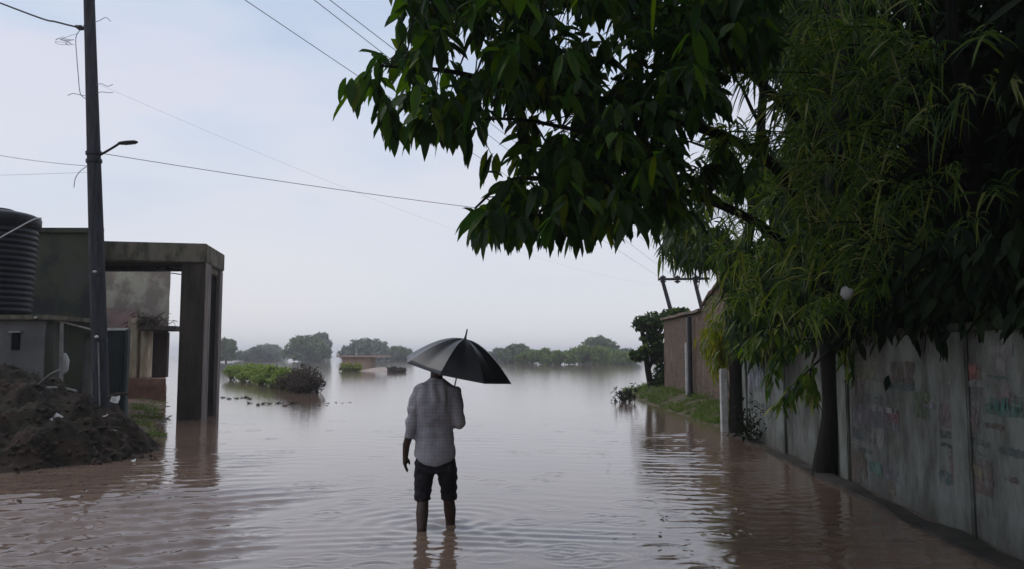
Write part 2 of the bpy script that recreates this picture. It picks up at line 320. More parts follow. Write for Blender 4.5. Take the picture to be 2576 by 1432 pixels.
# ------------------------------------------------------------------ water
def water_mesh():
    ys = [4.0]
    while ys[-1] < 34: ys.append(ys[-1] * 1.0036)
    ys = np.array(ys); xs = np.arange(-8.5, 6.501, .036)
    X, Y = np.meshgrid(xs, ys)
    Z = np.zeros_like(X)
    rng = np.random.RandomState(3)
    def fbm(sc, seed):
        r = np.random.RandomState(seed); o = np.zeros_like(X)
        for k in range(7):
            a = r.uniform(0, 6.28); f = sc * r.uniform(.6, 1.6); o += np.sin((X * math.cos(a) + Y * math.sin(a)) * f + r.uniform(0, 6.28))
        return o / 7
    def waves(n, lo, hi, ang, spread, seed, amp):
        r = np.random.RandomState(seed); o = np.zeros_like(X)
        wob = fbm(1.3, seed + 50) * .9
        for k in range(n):
            a = ang + r.normal(0, spread); lam = r.uniform(lo, hi); kk = 2 * math.pi / lam
            ph = (X * math.cos(a) + Y * math.sin(a)) * kk + r.uniform(0, 6.28) + wob * 2.2
            o += np.sin(ph) * (lam / hi)
        return o * amp / math.sqrt(n)
    sm = lambda a, b, v: (lambda t: t * t * (3 - 2 * t))(np.clip((v - a) / (b - a), 0, 1))
    # gentle all-over ripple, patchy
    Z += waves(14, .18, .5, math.pi / 2, .6, 1, .0009) * (.15 + 1.1 * np.clip(fbm(.9, 5) + .45, 0, 1.3))
    # wake of crests at the near left
    ml = sm(-1.75, -2.35, X + fbm(2.2, 8) * .8 - (Y - 6) * .05) * sm(9.5, 6.6, Y)
    th = math.pi / 2 + rad(25); ph = (X * math.cos(th) + Y * math.sin(th) + .02 * (X + 2) ** 2) * 2 * math.pi / .39 + fbm(1.1, 70) * 1.6
    Z += (.052 * (np.exp(1.3 * np.sin(ph)) / 3.67 - .42) * (.45 + .9 * np.clip(fbm(1.6, 61) + .5, 0, 1.2)) + waves(9, .09, .22, math.pi / 2 + rad(22), .35, 12, .0085)) * ml
    ml2 = sm(-2.2, -3.6, X + (Y - 8) * .12 + fbm(1.5, 9) * .7) * sm(6.3, 7.4, Y) * sm(13.5, 9, Y)
    Z += (waves(9, .16, .42, math.pi / 2 + rad(6), .26, 13, .0085)) * ml2 * (.4 + 1.2 * np.clip(fbm(2.1, 62) + .35, 0, 1.1))
    # ripples along the right hand bank
    c = 2.55 + (Y - 9) * .055
    mr = np.exp(-((X - c + fbm(1.4, 20) * .35) / .75) ** 2) * sm(5.6, 7, Y) * sm(19, 12, Y)
    Z += waves(10, .13, .38, math.pi / 2 - rad(4), .33, 21, .0095) * mr * (.35 + 1.3 * np.clip(fbm(2.3, 63) + .35, 0, 1.1))
    mrr = sm(1.5, 2.6, X) * sm(12, 6.5, Y)
    Z += waves(9, .14, .34, math.pi / 2, .4, 23, .0022) * mrr
    rr_ = np.random.RandomState(77)      # rings of single raindrops
    for k in range(420):
        y0 = 4.5 + 14 * rr_.rand() ** 1.6; x0 = rr_.uniform(-.62, .62) * y0; i0, i1 = np.searchsorted(ys, [y0 - .5, y0 + .5]); j0, j1 = np.searchsorted(xs, [x0 - .5, x0 + .5])
        if i1 - i0 < 2 or j1 - j0 < 2: continue
        d = np.hypot(X[i0:i1, j0:j1] - x0, Y[i0:i1, j0:j1] - y0); rad_ = rr_.uniform(.06, .22)
        Z[i0:i1, j0:j1] += rr_.uniform(.0015, .005) * np.sin((d - rad_) * 2 * math.pi / .09) * np.exp(-((d - rad_) / .06) ** 2)
    # rings round the wading legs
    for (px, py) in LEGS:
        d = np.hypot(X - px, (Y - py)); Z += .010 * np.sin(d * 2 * math.pi / .21 - 1) * np.exp(-d / .36) * (1 + .6 * fbm(5, 31)) * sm(.0, .12, d)
        Z += .012 * np.exp(-(d / .09) ** 2)
    # V wake trailing towards the camera
    d = np.abs(Y - (6.55 - .0 * X)) ; 
    Z += .005 * np.sin((Y + .18 * np.abs(X + .6)) * 2 * math.pi / .19) * np.exp(-((Y - 6.45) / .4) ** 2) * np.exp(-((X + .45) / 1.3) ** 2) * (.4 + np.clip(fbm(4, 40) + .4, 0, 1))
    edge = sm(-8.5, -7.8, X) * sm(6.5, 6.0, X) * sm(34, 26, Y) * sm(4, 4.3, Y)
    Z *= edge
    r, c_ = X.shape
    V = np.stack([X.ravel(), Y.ravel(), Z.ravel()], 1)
    i = np.arange(r * c_).reshape(r, c_)
    Q = np.stack([i[:-1, :-1].ravel(), i[:-1, 1:].ravel(), i[1:, 1:].ravel(), i[1:, :-1].ravel()], 1)
    x0, x1, y0, y1 = xs[0], xs[-1], ys[0], ys[-1]; B = 1500.0
    ext = np.array([(-B, -60, 0), (B, -60, 0), (-B, y0, 0), (x0, y0, 0), (x1, y0, 0), (B, y0, 0), (-B, y1, 0), (x0, y1, 0), (x1, y1, 0), (B, y1, 0), (-B, B, 0), (B, B, 0)])
    k = len(V); V = np.vstack([V, ext])
    E = [(0, 1, 5, 2), (2, 3, 7, 6), (4, 5, 9, 8), (6, 9, 11, 10)]
    faces = Q.tolist() + [[k + j for j in e] for e in E]
    me = bpy.data.meshes.new('flood_water'); me.from_pydata(V.tolist(), [], faces); me.update()
    return me
LEGS = [tuple(G(1061, 1324)[:2]), tuple(G(1133, 1307)[:2])]
m, nt, b = newmat('muddy_flood_water')
n1 = noise_node(nt, .45, (.6, 1, 1), 7, .65); r1 = ramp(nt, n1.outputs['Fac'], [(.3, (.215, .146, .108)), (.7, (.145, .098, .074))])
nt.links.new(r1.outputs['Color'], b.inputs['Base Color'])
b.inputs['Roughness'].default_value = .07; b.inputs['IOR'].default_value = 1.6
n2 = noise_node(nt, 9, (.7, 1.6, 1), 4, .6); bp = nt.nodes.new('ShaderNodeBump'); bp.inputs['Strength'].default_value = .06; bp.inputs['Distance'].default_value = .02
nt.links.new(n2.outputs['Fac'], bp.inputs['Height'])
n3 = noise_node(nt, 38, (.8, 1.3, 1), 2, .5); bp2 = nt.nodes.new('ShaderNodeBump'); bp2.inputs['Strength'].default_value = .06; bp2.inputs['Distance'].default_value = .006
nt.links.new(n3.outputs['Fac'], bp2.inputs['Height']); nt.links.new(bp.outputs['Normal'], bp2.inputs['Normal']); nt.links.new(bp2.outputs['Normal'], b.inputs['Normal'])
M['water'] = m
obj('flood_water', water_mesh(), M['water'], smooth=True, label='brown flood water covering the street and the fields', kind='structure')
bm = bmesh.new(); vs = [bm.verts.new(c) for c in ((-1500, -60, -.5), (1500, -60, -.5), (1500, 1500, -.5), (-1500, 1500, -.5))]; bm.faces.new(vs)
obj('ground', bm, M['bed'], label='muddy ground under the flood water', kind='structure')

# ------------------------------------------------------------------ land at the left, mound, right bank
def sheet(name, x0, x1, y0, y1, nx, ny, fn, m, label, kind='structure', **k):
    V = []; Fc = []
    for j in range(ny + 1):
        for i in range(nx + 1):
            x = x0 + (x1 - x0) * i / nx; y = y0 + (y1 - y0) * j / ny
            V.append((x, y, fn(x, y)))
    for j in range(ny):
        for i in range(nx):
            a = j * (nx + 1) + i; Fc.append((a, a + 1, a + nx + 2, a + nx + 1))
    return obj(name, (V, Fc), m, smooth=True, label=label, kind=kind, **k)
def nz(x, y, s, z=0.): return noise.noise(Vector((x * s, y * s, z)))
def land_h(x, y):
    # shore from (-6.0,14.2) to (-11.4,27)
    ax, ay, bx, by = -6.15, 14.0, -11.3, 27.0
    L = math.hypot(bx - ax, by - ay); nx_, ny_ = -(by - ay) / L, (bx - ax) / L
    d = (x - ax) * nx_ + (y - ay) * ny_
    f = min(1, max(0, (y - 11.5) / 2.5)) * min(1, max(0, (29.5 - y) / 2))
    return -.4 + f * (.4 + max(-.4, min(.32, d * .09))) + .05 * nz(x, y, 1.4) * f + .02 * nz(x, y, 6)
sheet('land', -30, -5, 11, 30, 130, 110, land_h, M['mud'], 'reddish muddy yard in front of the left buildings')
def mound_h(x, y):
    dx = (x + 8.4) / (3.32 if x > -8.4 else 5.0)
    yc = 12.2 - max(0, (x + 8.4)) * .18
    dy = (y - yc) / (2.75 if y < yc else 2.6)
    r = math.sqrt(dx * dx + dy * dy) + .10 * nz(x, y, 1.1) + .05 * nz(x, y, 3)
    h = 1.20 * max(0, 1 - r ** 2.0) if r < 1 else -(r - 1) * .9
    lump = .20 * nz(x, y, 2.1, 4) + .14 * nz(x, y, 4.5, 9) + .09 * nz(x, y, 9, 3) + .05 * abs(nz(x, y, 14, 8)) + .03 * nz(x, y, 24, 6)
    return max(-.5, h + lump * min(1, max(0, (h + .12) * 3.2)))
sheet('soil_mound', -14, -4.2, 9, 16, 300, 220, mound_h, M['soil'], 'dark heap of wet soil and rubble at the water edge below the pole', None, cat='soil heap')
def bank_h(x, y):
    e = 3.98 + .10 * nz(0, y, .7) - max(0, y - 22) * .02
    f = min(1, max(0, (y - 14.6) / .9)) * min(1, max(0, (33 - y) / 3))
    d = x - e
    return -.45 + f * (.45 + max(-.4, min(.30, d * .32))) + .04 * nz(x, y, 2.5) * f
sheet('earth_bank', 3.2, 14, 14, 34, 60, 110, bank_h, mat('bank_soil', (.13, .10, .065), (.065, .065, .03), 2.2, .9, .6, 20), 'low earth bank along the brick building')
g = Leaves()
for i in range(15000):
    y = 15.0 + 15 * R.random() ** 1.3; x = 4.0 + R.random() ** 1.2 * 1.7
    h = bank_h(x, y)
    if h < .0 or nz(x, y, 1.4, 7) < -.12: continue
    L = R.uniform(.06, .24) * (2.0 if R.random() < .05 else 1) * (1 + .9 * nz(x, y, 1.3, 2))
    g.blade(Vector((x, y, h - .01)), Vector((R.gauss(0, .45), R.gauss(0, .45), 1)), L, R.uniform(.012, .022), .35)
g.build('grass', M['grass'], label='green grass tufts growing on the right bank', kind='stuff')
g = Leaves()
for i in range(2500):
    u = R.uniform(330, 425); v = R.uniform(1010, 1105)
    p = G(u, v, .03); h = land_h(p.x, p.y)
    if h < 0 or nz(p.x, p.y, .9, 3) < -.05: continue
    g.blade(Vector((p.x, p.y, h)), Vector((R.gauss(0, .5), R.gauss(0, .5), 1)), R.uniform(.06, .2), .018, .4)
g.build('yard_grass', M['grass'], label='sparse green grass on the muddy yard beside the gateway', kind='stuff')

# ------------------------------------------------------------------ gateway (portico), block, house behind
ZT, ZL = 3.83, 3.41
A = P(506, 1055, 17.8); Bk = P(554, 1040, 19.8); L0 = P(441, 1055, 17.8)
port = empty('concrete_gateway', (A.x - 1, 18.5, -.2), 'unfinished grey concrete gateway with thick square column standing in flood water', 'gateway')
def quadprism(name, foot, z0, z1, m, parent, rough=.012, bev=.02, label=None):
    bm = bmesh.new(); prism(bm, foot, z0, z1); bevel(bm, bev, 2)
    o = obj(name, bm, m, parent); 
    if label: o['label'] = label
    return o
sv = (Bk - A); sv.z = 0; sv.normalize()           # along the side, receding
def along(t, off=0): q = Vector((A.x, A.y, 0)) + sv * t; return (q.x + off, q.y)
fl = (-8.9, 17.35)
# roof frame: fascia beams round a slab
quadprism('front_beam', [(fl[0], fl[1]), along(0), along(.28), (fl[0], fl[1] + .3)], ZL, ZT, M['conc'], port, label='front beam streaked with green moss')
quadprism('side_beam', [along(.285, -.3), along(.285), along(2.0), along(2.0, -.3)], ZL, ZT - .003, M['conc'], port)
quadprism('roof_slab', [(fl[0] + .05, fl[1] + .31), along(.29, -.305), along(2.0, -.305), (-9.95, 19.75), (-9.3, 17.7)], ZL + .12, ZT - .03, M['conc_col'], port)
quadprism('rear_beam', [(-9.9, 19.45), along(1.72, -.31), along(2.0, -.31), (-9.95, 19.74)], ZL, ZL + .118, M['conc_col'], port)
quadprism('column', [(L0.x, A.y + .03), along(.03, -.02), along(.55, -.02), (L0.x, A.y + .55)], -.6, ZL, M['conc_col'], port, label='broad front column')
quadprism('column', [along(1.62, -.32), along(1.62, -.02), along(1.97, -.02), along(1.97, -.32)], -.6, ZL, M['strip'], port, label='slimmer rear column')  # rear column carries the same painted-in sky light
quadprism('skylight_tint_strip', [along(.03, -.018), along(.03, .006), along(.55, .006), along(.55, -.018)], -.6, ZL - .002, M['strip'], port, bev=.004, label='column side with sky light painted into its colour')  # thin skin, coloured paler to imitate sky light on the column side
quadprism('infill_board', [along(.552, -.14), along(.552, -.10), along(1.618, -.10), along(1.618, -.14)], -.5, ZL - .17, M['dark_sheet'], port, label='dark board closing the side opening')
quadprism('side_corbel', [along(.56, -.2), along(.56, -.06), along(1.61, -.06), along(1.61, -.2)], ZL - .16, ZL - .004, M['conc'], port)
for k in range(5):
    bm = bmesh.new(); a = P(R.uniform(405, 440), R.uniform(668, 690), 18.3); tube(bm, [a, a + Vector((R.uniform(-.3, .3), .1, R.uniform(-.05, .05)))], .012, 5)
    obj('reinforcing_rod', bm, M['conc_light'], port)

blk = empty('plastered_building', (-10.5, 16.5, 0), 'dark mossy plastered building behind the utility pole', 'building')
bm = bmesh.new(); prism(bm, [(-14, 16.4), (-8.32, 16.5), (-8.78, 17.3), (-12.6, 24), (-16, 24)], -.3, 3.86); bmesh.ops.subdivide_edges(bm, edges=bm.edges[:], cuts=6, use_grid_fill=True)
for v in bm.verts: v.co += noise.noise_vector(v.co * .9) * .015
obj('wall', bm, M['block'], blk)
bm = bmesh.new(); prism(bm, [(-14.1, 16.32), (-8.25, 16.42), (-8.74, 17.35), (-12.55, 24.1), (-16.1, 24.1)], 3.863, 3.965); bevel(bm, .015); obj('roof_slab', bm, M['block'], blk)
bm = bmesh.new(); box(bm, (-9.45, 16.2, 2.05), (-8.5, 16.44, 2.12)); obj('ledge', bm, M['conc'], blk)

hs = empty('village_house', (-12.5, 26, 0), 'pale stained house with brown door seen through the gateway', 'house')
XH = P(425, 800, 26.2).x
bm = bmesh.new(); prism(bm, [(-17, 26.2), (XH, 26.2), (-13.3, 31), (-17, 31)], .70, 4.5); rough_up(bm, 8, .03, 2); obj('wall', bm, M['plaster'], hs)
bm = bmesh.new(); prism(bm, [(-17.1, 26.0), (XH + .08, 26.0), (-13.25, 31.1), (-17.1, 31.1)], 4.52, 4.66); obj('roof', bm, M['conc'], hs)
bm = bmesh.new(); prism(bm, [(-17, 25.0), (P(418, 960, 25).x, 25.0), (-13.25, 31), (-17, 31)], -.3, .69); rough_up(bm, 10, .05, 2.5); obj('plinth', bm, M['plinth'], hs)
bm = bmesh.new(); a, b_ = P(350, 832, 25.1), P(440, 820, 25.1); box(bm, (a.x, 25.1, a.z), (b_.x, 26.19, b_.z)); bevel(bm, .02); obj('canopy_ledge', bm, M['slab'], hs)
for u0, u1, top in ((316, 346, 800), (350, 374, 832)):
    a, b_ = P(u0, 945, 25.4), P(u1, top, 25.4); bm = bmesh.new(); box(bm, (a.x, 25.4, .69), (b_.x, 25.75, b_.z)); bevel(bm, .02); obj('pillar', bm, M['cream'], hs)
a, b_ = P(375, 945, 26), P(421, 836, 26); bm = bmesh.new(); box(bm, (a.x, 26.05, .7), (b_.x, 26.19, b_.z)); d = obj('door', bm, M['door'], hs)
bm = bmesh.new(); tube(bm, [(a.x + .12, 26.03, 1.5), (a.x + .12, 26.03, 1.7)], .02, 6); obj('handle', bm, M['metal'], d)
bm = bmesh.new(); q = P(300, 760, 26); box(bm, (q.x - .5, 26.15, 1.6), (q.x + .55, 26.18, 2.9)); rough_up(bm, 5, .02, 4); obj('painted_patch', bm, mat('pink_plaster', (.33, .22, .20), (.24, .19, .16), 2, .9), hs, label='faded pink plaster patch')

br = empty('dry_brush', P(372, 820, 25.5), 'heap of dry brush lying on the ledge over the brown house door', 'brush heap'); g = Leaves(); bm = bmesh.new(); c_ = P(372, 818, 25.6)
for i in range(420): g.blade(c_ + Vector((R.gauss(0, .28), R.uniform(-.25, .3), abs(R.gauss(0, .12)))), rdir() + Vector((0, 0, .4)), R.uniform(.12, .4), .03, .4)
for i in range(9): tube(bm, [c_, c_ + Vector((R.uniform(-.7, .7), R.uniform(-.2, .2), R.uniform(.05, .4)))], .012, 4)
g.build('foliage', M['leaf_brown'], br); obj('stems', bm, M['twig'], br)
a, b_ = P(283, 905, 26.2), P(309, 846, 26.2); bm = bmesh.new(); box(bm, (a.x, 26.13, a.z), (b_.x, 26.19, b_.z)); obj('window', bm, M['dark_sheet'], hs)
# yard wall under the tank, tank, clutter
yw = empty('yard_wall', (-8.2, 13, .3), 'low grey plastered wall with a small square vent under the water tank', 'wall')
xr = P(112, 880, 13).x
bm = bmesh.new(); box(bm, (-11, 13, 0), (xr, 13.25, 1.95)); rough_up(bm, 5, .012, 3); obj('wall', bm, mat('grey_yard_plaster', (.13, .125, .12), (.085, .082, .08), 2, .9, .4, 30), yw)
bm = bmesh.new(); prism(bm, [(xr + .002, 13.03), (P(152, 880, 14.2).x, 14.2), (P(152, 880, 14.2).x, 14.4), (xr + .002, 13.23)], 0, 1.94); obj('return_wall', bm, M['block'], yw)
bm = bmesh.new(); box(bm, (-11.1, 12.9, 1.952), (xr + .1, 14.6, 2.03)); bevel(bm, .01); obj('coping', bm, M['conc'], yw)
a, b_ = P(28, 880, 12.98), P(50, 838, 12.98); bm = bmesh.new(); box(bm, (a.x, 12.975, a.z), (b_.x, 12.996, b_.z)); vt = obj('vent', bm, M['dark_sheet'], yw)
bm = bmesh.new(); box(bm, (a.x - .03, 12.93, b_.z + .005), (b_.x + .04, 13.0, b_.z + .03)); obj('sill', bm, M['conc_light'], vt)
tk = empty('water_tank', (P(-26, 800, 13.7).x, 13.75, 2.035), 'black ribbed plastic water tank on the yard wall', 'water tank')
tx, ty, tz = tk.location
def lathe(bm, prof, c, seg=48, tilt=None):
    rings = []
    for r, z in prof:
        rings.append([bm.verts.new((c[0] + r * math.cos(t), c[1] + r * math.sin(t), c[2] + z)) for t in (2 * math.pi * k / seg for k in range(seg))])
    for a, b in zip(rings, rings[1:]):
        for k in range(seg): bm.faces.new((a[k], a[(k + 1) % seg], b[(k + 1) % seg], b[k]))
    bm.faces.new(rings[0][::-1]); bm.faces.new(rings[-1])
prof = [(.50, 0), (.55, .02)]
for k in range(15):
    z = .06 + k * .095; rr = .56 + .0035 * k
    prof += [(rr, z), (rr + .028, z + .02), (rr + .028, z + .055), (rr, z + .075)]
prof += [(.63, 1.50), (.665, 1.52), (.67, 1.67), (.655, 1.70), (.55, 1.745), (.38, 1.78), (.26, 1.79)]
bm = bmesh.new(); lathe(bm, prof, (tx, ty, tz)); obj('tank_body', bm, M['tank'], tk, smooth=True)
bm = bmesh.new(); lathe(bm, [(.24, 1.791), (.25, 1.80), (.25, 1.82), (.22, 1.83)], (tx, ty, tz), 32); obj('lid', bm, M['tank'], tk, smooth=True)
bm = bmesh.new(); tube(bm, catmull([P(-60, 628, 12.9), P(0, 598, 12.9), P(40, 576, 12.95), P(85, 552, 13.05), P(104, 549, 13.3)], 4), .011, 6); obj('rope', bm, M['rope'], label='pale rope tied across the black water tank', cat='rope')
bm = bmesh.new(); tube(bm, [P(88, 799, 12.86), P(150, 808, 13.4), P(240, 832, 14.6)], .018, 6); obj('pipe', bm, M['white'], label='thin white pipe lying along the coping of the yard wall', cat='pipe')
bm = bmesh.new(); tube(bm, [P(153, 1010, 13.2), P(154, 900, 13.2), P(155, 812, 13.2)], [.035, .033, .03], 8); obj('wooden_post', bm, M['conc_light'], label='thin grey post at the end of the yard wall', cat='post')
bm = bmesh.new(); c = P(162, 915, 13.4); ball(bm, c, (.075, .06, .17), 12, 10)
for v in bm.verts: v.co += noise.noise_vector(v.co * 9) * .025
obj('white_sack', bm, M['white'], smooth=True, origin=c, label='small white sack hanging beside the thin grey post', cat='sack')
bm = bmesh.new(); a, b_ = P(204, 1010, 14.6), P(234, 838, 14.6); box(bm, (a.x, 14.6, 0), (b_.x, 14.85, b_.z)); bevel(bm, .02); obj('masonry_pillar', bm, M['conc_light'], label='short grey masonry pillar left of the utility pole', cat='pillar', origin=(a.x, 14.6, 0))
# sheet metal gate
gt = empty('sheet_gate', (P(290, 1000, 15.4).x, 15.4, .1), 'dark corrugated metal gate panel right of the utility pole', 'gate')
a, b_ = P(258, 1000, 15.4), P(319, 832, 15.4)
V = []; Fc = []; N = 40
for i in range(N + 1):
    x = a.x + (b_.x - a.x) * i / N; y = 15.4 + .018 * math.sin(i * 2 * math.pi / 5)
    V += [(x, y, -.1), (x, y, b_.z), (x, y + .006, b_.z), (x, y + .006, -.1)]
for i in range(N):
    q = i * 4
    for k in range(4): Fc.append((q + k, q + 4 + k, q + 4 + (k + 1) % 4, q + (k + 1) % 4))
obj('panel', (V, Fc), M['gate'], gt)
bm = bmesh.new(); box(bm, (a.x, 15.36, b_.z + .002), (b_.x, 15.44, b_.z + .05)); obj('top_rail', bm, M['white'], gt)
bm = bmesh.new(); box(bm, (b_.x + .002, 15.35, -.1), (b_.x + .05, 15.45, b_.z + .02)); obj('side_post', bm, M['gate'], gt)

# ------------------------------------------------------------------ utility pole and its lamp
PB, PT = P(256, 1060, 12.20), P(222, -80, 11.90)
pole = empty('utility_pole', (PB.x, PB.y, PB.z - .8), 'tall dark leaning utility pole rising from the soil mound', 'utility pole')
bm = bmesh.new(); pd = PT - PB
pts = [PB + pd * t for t in (-.12, 0, .2, .4, .6, .8, 1.0, 1.12)]
tube(bm, pts, [.12, .114, .111, .105, .094, .083, .075, .07], 14); obj('shaft', bm, M['pole'], pole, smooth=True)
def onpole(v): t = (1060 - v) / 1140.; return PB + pd * t
for v in (392, 412, 700, 862):
    bm = bmesh.new(); c = onpole(v); tube(bm, [c - pd.normalized() * .025, c + pd.normalized() * .025], .113, 14); obj('clamp_band', bm, M['metal'], pole)
for v in (702, 862):
    bm = bmesh.new(); c = onpole(v) + Vector((.02, -.125, .06)); ball(bm, c, (.03, .03, .022), 10, 6); obj('insulator', bm, M['white'], pole, smooth=True)
bm = bmesh.new(); tube(bm, catmull([onpole(868) + Vector((.05, -.135, 0)), onpole(880) + Vector((.05, -.135, 0)), onpole(1020) + Vector((.05, -.145, 0))], 5), .012, 6); obj('conduit', bm, M['conc_light'], pole)
lp = empty('street_lamp', onpole(388), 'small street lamp on a bent arm clamped to the leaning pole', 'street lamp')
bm = bmesh.new(); tube(bm, catmull([P(240, 396, 12.02), P(256, 388, 12.00), P(285, 371, 11.90), P(302, 360, 11.85)], 5), .018, 8); obj('arm', bm, M['metal'], lp)
bm = bmesh.new(); a, b_ = P(298, 361, 11.85), P(345, 357, 11.82)
tube(bm, [a, a.lerp(b_, .2), a.lerp(b_, .55), a.lerp(b_, .9), b_], [(.02, .02), (.05, .026), (.055, .03), (.05, .024), (.03, .012)], 12); obj('lamp_head', bm, M['metal'], lp, smooth=True)
bm = bmesh.new(); tube(bm, [a.lerp(b_, .35) - Vector((0, 0, .022)), a.lerp(b_, .88) - Vector((0, 0, .022))], [(.035, .012), (.03, .01)], 10); obj('lamp_lens', bm, M['lampglass'], lp, smooth=True)

# ------------------------------------------------------------------ H-frame pole far right
hp = empty('twin_pole_structure', P(1725, 930, 40), 'twin pole electricity frame with insulators above the far dark tree', 'electricity frame')
for u0, v0, u1, v1 in ((1664, 697, 1697, 815), (1746, 700, 1775, 815)):
    bm = bmesh.new(); a, b_ = P(u0, v0, 40), P(u1, v1, 40); tube(bm, [b_ + (b_ - a) * .95, b_, a], [.13, .11, .09], 8); obj('pole', bm, M['metal'], hp)
bm = bmesh.new(); tube(bm, [P(1656, 703, 39.9), P(1785, 701, 39.9)], .07, 6); obj('cross_arm', bm, M['metal'], hp)
INS = []
for u in (1668, 1704, 1752):
    bm = bmesh.new(); c = P(u, 703, 39.8); INS.append(c)
    for k in (-.11, 0, .11): ball(bm, c + Vector((0, 0, k)), (.16, .16, .055), 10, 6)
    tube(bm, [c - Vector((0, 0, .2)), c + Vector((0, 0, .2))], .05, 6); obj('insulator', bm, M['metal'], hp, smooth=True)

# ------------------------------------------------------------------ cables
def cable(a, b, sag, r, label, m='cable', n=24, group=None):
    pts = []
    for i in range(n + 1):
        t = i / n; p = a.lerp(b, t); p.z -= sag * 4 * t * (1 - t); pts.append(p)
    bm = bmesh.new(); tube(bm, pts, r, 5); return obj('cable', bm, M[m], label=label, cat='cable', group=group)
cable(onpole(392) + Vector((.1, 0, 0)), P(1850, 590, 17), .12, .005, 'long dark cable running from the street lamp level to the trees')
cable(onpole(215) + Vector((.07, 0, 0)), INS[0] + Vector((0, .1, -.3)), .55, .0015, 'faint thin wire dipping from the upper pole across the sky', 'cable_thin')
cable(onpole(424) - Vector((.1, 0, 0)), P(-300, 318, 12.5), .1, .004, 'faint wire leaving the pole to the left above the tank', 'cable_thin')
cable(onpole(440) - Vector((.1, 0, 0)), P(-300, 444, 14), .02, .0022, 'lowest faint wire left of the pole', 'cable_thin')
# three conductors from the H frame over the road, passing overhead
for k, (u, v) in enumerate(((685, 38), (850, 38), (890, 38))):
    near = P(u, v, 9.0); far = INS[k]
    d = (near - far); cable(far, far + d * 1.35, .05, .0042, ['overhead line crossing the sky lowest and leftmost', 'middle of the three overhead lines entering behind the leaves', 'overhead line nearest the leafy branch top'][k], n=30)
# top left service cable with dangling tail
bm = bmesh.new(); a = onpole(66) - Vector((.08, 0, 0)); tube(bm, catmull([P(-200, -70, 12.9), P(80, 38, 12.4), P(140, 55, 12.20), P(204, 70, 12.05), a], 5), .014, 6)
obj('cable', bm, M['cable'], label='thick service cable joining the pole at upper left', cat='cable')
bm = bmesh.new(); c = P(202, 70, 12.00); tube(bm, [P(190, 66, 12.00), c, P(212, 73, 12.00)], [.02, .045, .022], 8); obj('cable_joint', bm, M['metal'], label='dark cable joint hanging beside the pole top', cat='cable joint')
bm = bmesh.new(); tube(bm, catmull([P(203, 74, 11.98), P(191, 95, 11.98), P(193, 140, 11.98), P(197, 190, 12.00), P(202, 235, 12.02), P(217, 250, 12.00)], 5), .006, 5); obj('loose_wire', bm, M['cable_thin'], label='loose wire dangling from the cable joint along the pole', cat='wire')
bm = bmesh.new(); pts = [P(196, 84, 11.98)]
for k in range(16): pts.append(P(R.uniform(138, 188), R.uniform(92, 116), 11.98 + R.uniform(-.06, .06)))
tube(bm, catmull(pts, 5), .0032, 5); obj('wire_coil', bm, M['cable_thin'], label='small coil of spare wire left of the pole top', cat='wire coil')
bm = bmesh.new(); tube(bm, catmull([onpole(425) - Vector((.09, .02, 0)), P(203, 430, 11.95), P(190, 448, 11.95), P(186, 472, 11.95)], 5), .006, 5); obj('wire_end', bm, M['cable_thin'], label='short curled wire end hanging left of the lamp clamp', cat='wire')
for k, (v, s) in enumerate(((222, 1), (243, 1), (250, -1), (62, 1))):
    bm = bmesh.new(); c = onpole(v); tube(bm, catmull([c, c + Vector((.16 * s, -.05, .02)), c + Vector((.26 * s, -.05, -.02 + .03 * k)), c + Vector((.34 * s, -.05, .01))], 4), .005, 5); obj('tie_wire', bm, M['cable_thin'], pole)

# ------------------------------------------------------------------ debris on the mound
def onm(u, v):
    for k in range(400):
        Y = 9 + k * .015; p = P(u, v, Y)
        if p.z < mound_h(p.x, p.y): return p
    return P(u, v, 11)
for (u0, v0, u1, v1, r, lab) in ((95, 970, 152, 930, .014, 'pale bare stick leaning on the soil mound by the post'), (100, 978, 190, 985, .03, 'pale weathered plank end lying on top of the soil mound'), (270, 1000, 322, 992, .016, 'dark broken branch sticking out of the mound right of the pole'),
        (60, 1030, 150, 1045, .02, 'brown branch lying across the middle of the soil mound'), (190, 1090, 300, 1075, .017, 'thin dark root lying on the mound slope'), (20, 1115, 120, 1128, .02, 'wet branch near the foot of the mound at far left')):
    a, b_ = onm(u0, v0), onm(u1, v1); mid = a.lerp(b_, .5) + Vector((0, 0, .03))
    bm = bmesh.new(); tube(bm, catmull([a, mid, b_], 4), [r] * 9, 6); obj('branch', bm, M['conc_light'] if 'pale' in lab else M['twig'], label=lab, cat='branch', origin=a)
for (u, v, s, lab) in ((142, 1050, .05, 'white plastic scrap on the face of the soil mound'), (284, 1085, .03, 'small white plastic scrap low on the right slope of the mound'), (262, 1046, .04, 'tiny pale scrap beside the foot of the pole'), (333, 1172, .028, 'white litter floating at the right foot of the mound'), (290, 1003, .05, 'grey plastic strip beside the sheet gate foot')):
    p = onm(u, v); p.z = max(p.z, .005); bm = bmesh.new()
    bmesh.ops.create_grid(bm, x_segments=5, y_segments=5, size=s, matrix=Matrix.Translation(p) @ Matrix.Rotation(R.uniform(.3, 1.1), 4, 'X') @ Matrix.Rotation(R.uniform(-.6, .6), 4, 'Y'))
    for q in bm.verts: q.co += noise.noise_vector(q.co * 13) * s * .7
    bmesh.ops.solidify(bm, geom=bm.faces[:], thickness=.004)
    obj('plastic_scrap', bm, M['white'], origin=p, label=lab, cat='litter')
g = Leaves()
for i in range(9000):
    x = R.uniform(-12, -4.6); y = R.uniform(9.4, 14); h = mound_h(x, y)
    if h < -.02: continue
    k = nz(x, y, .9, 12)
    if R.random() > .35 + k: continue
    g.blade(Vector((x, y, h - .01)), Vector((R.gauss(0, .9), R.gauss(0, .9), .6)), R.uniform(.04, .2), R.uniform(.008, .02), .4)
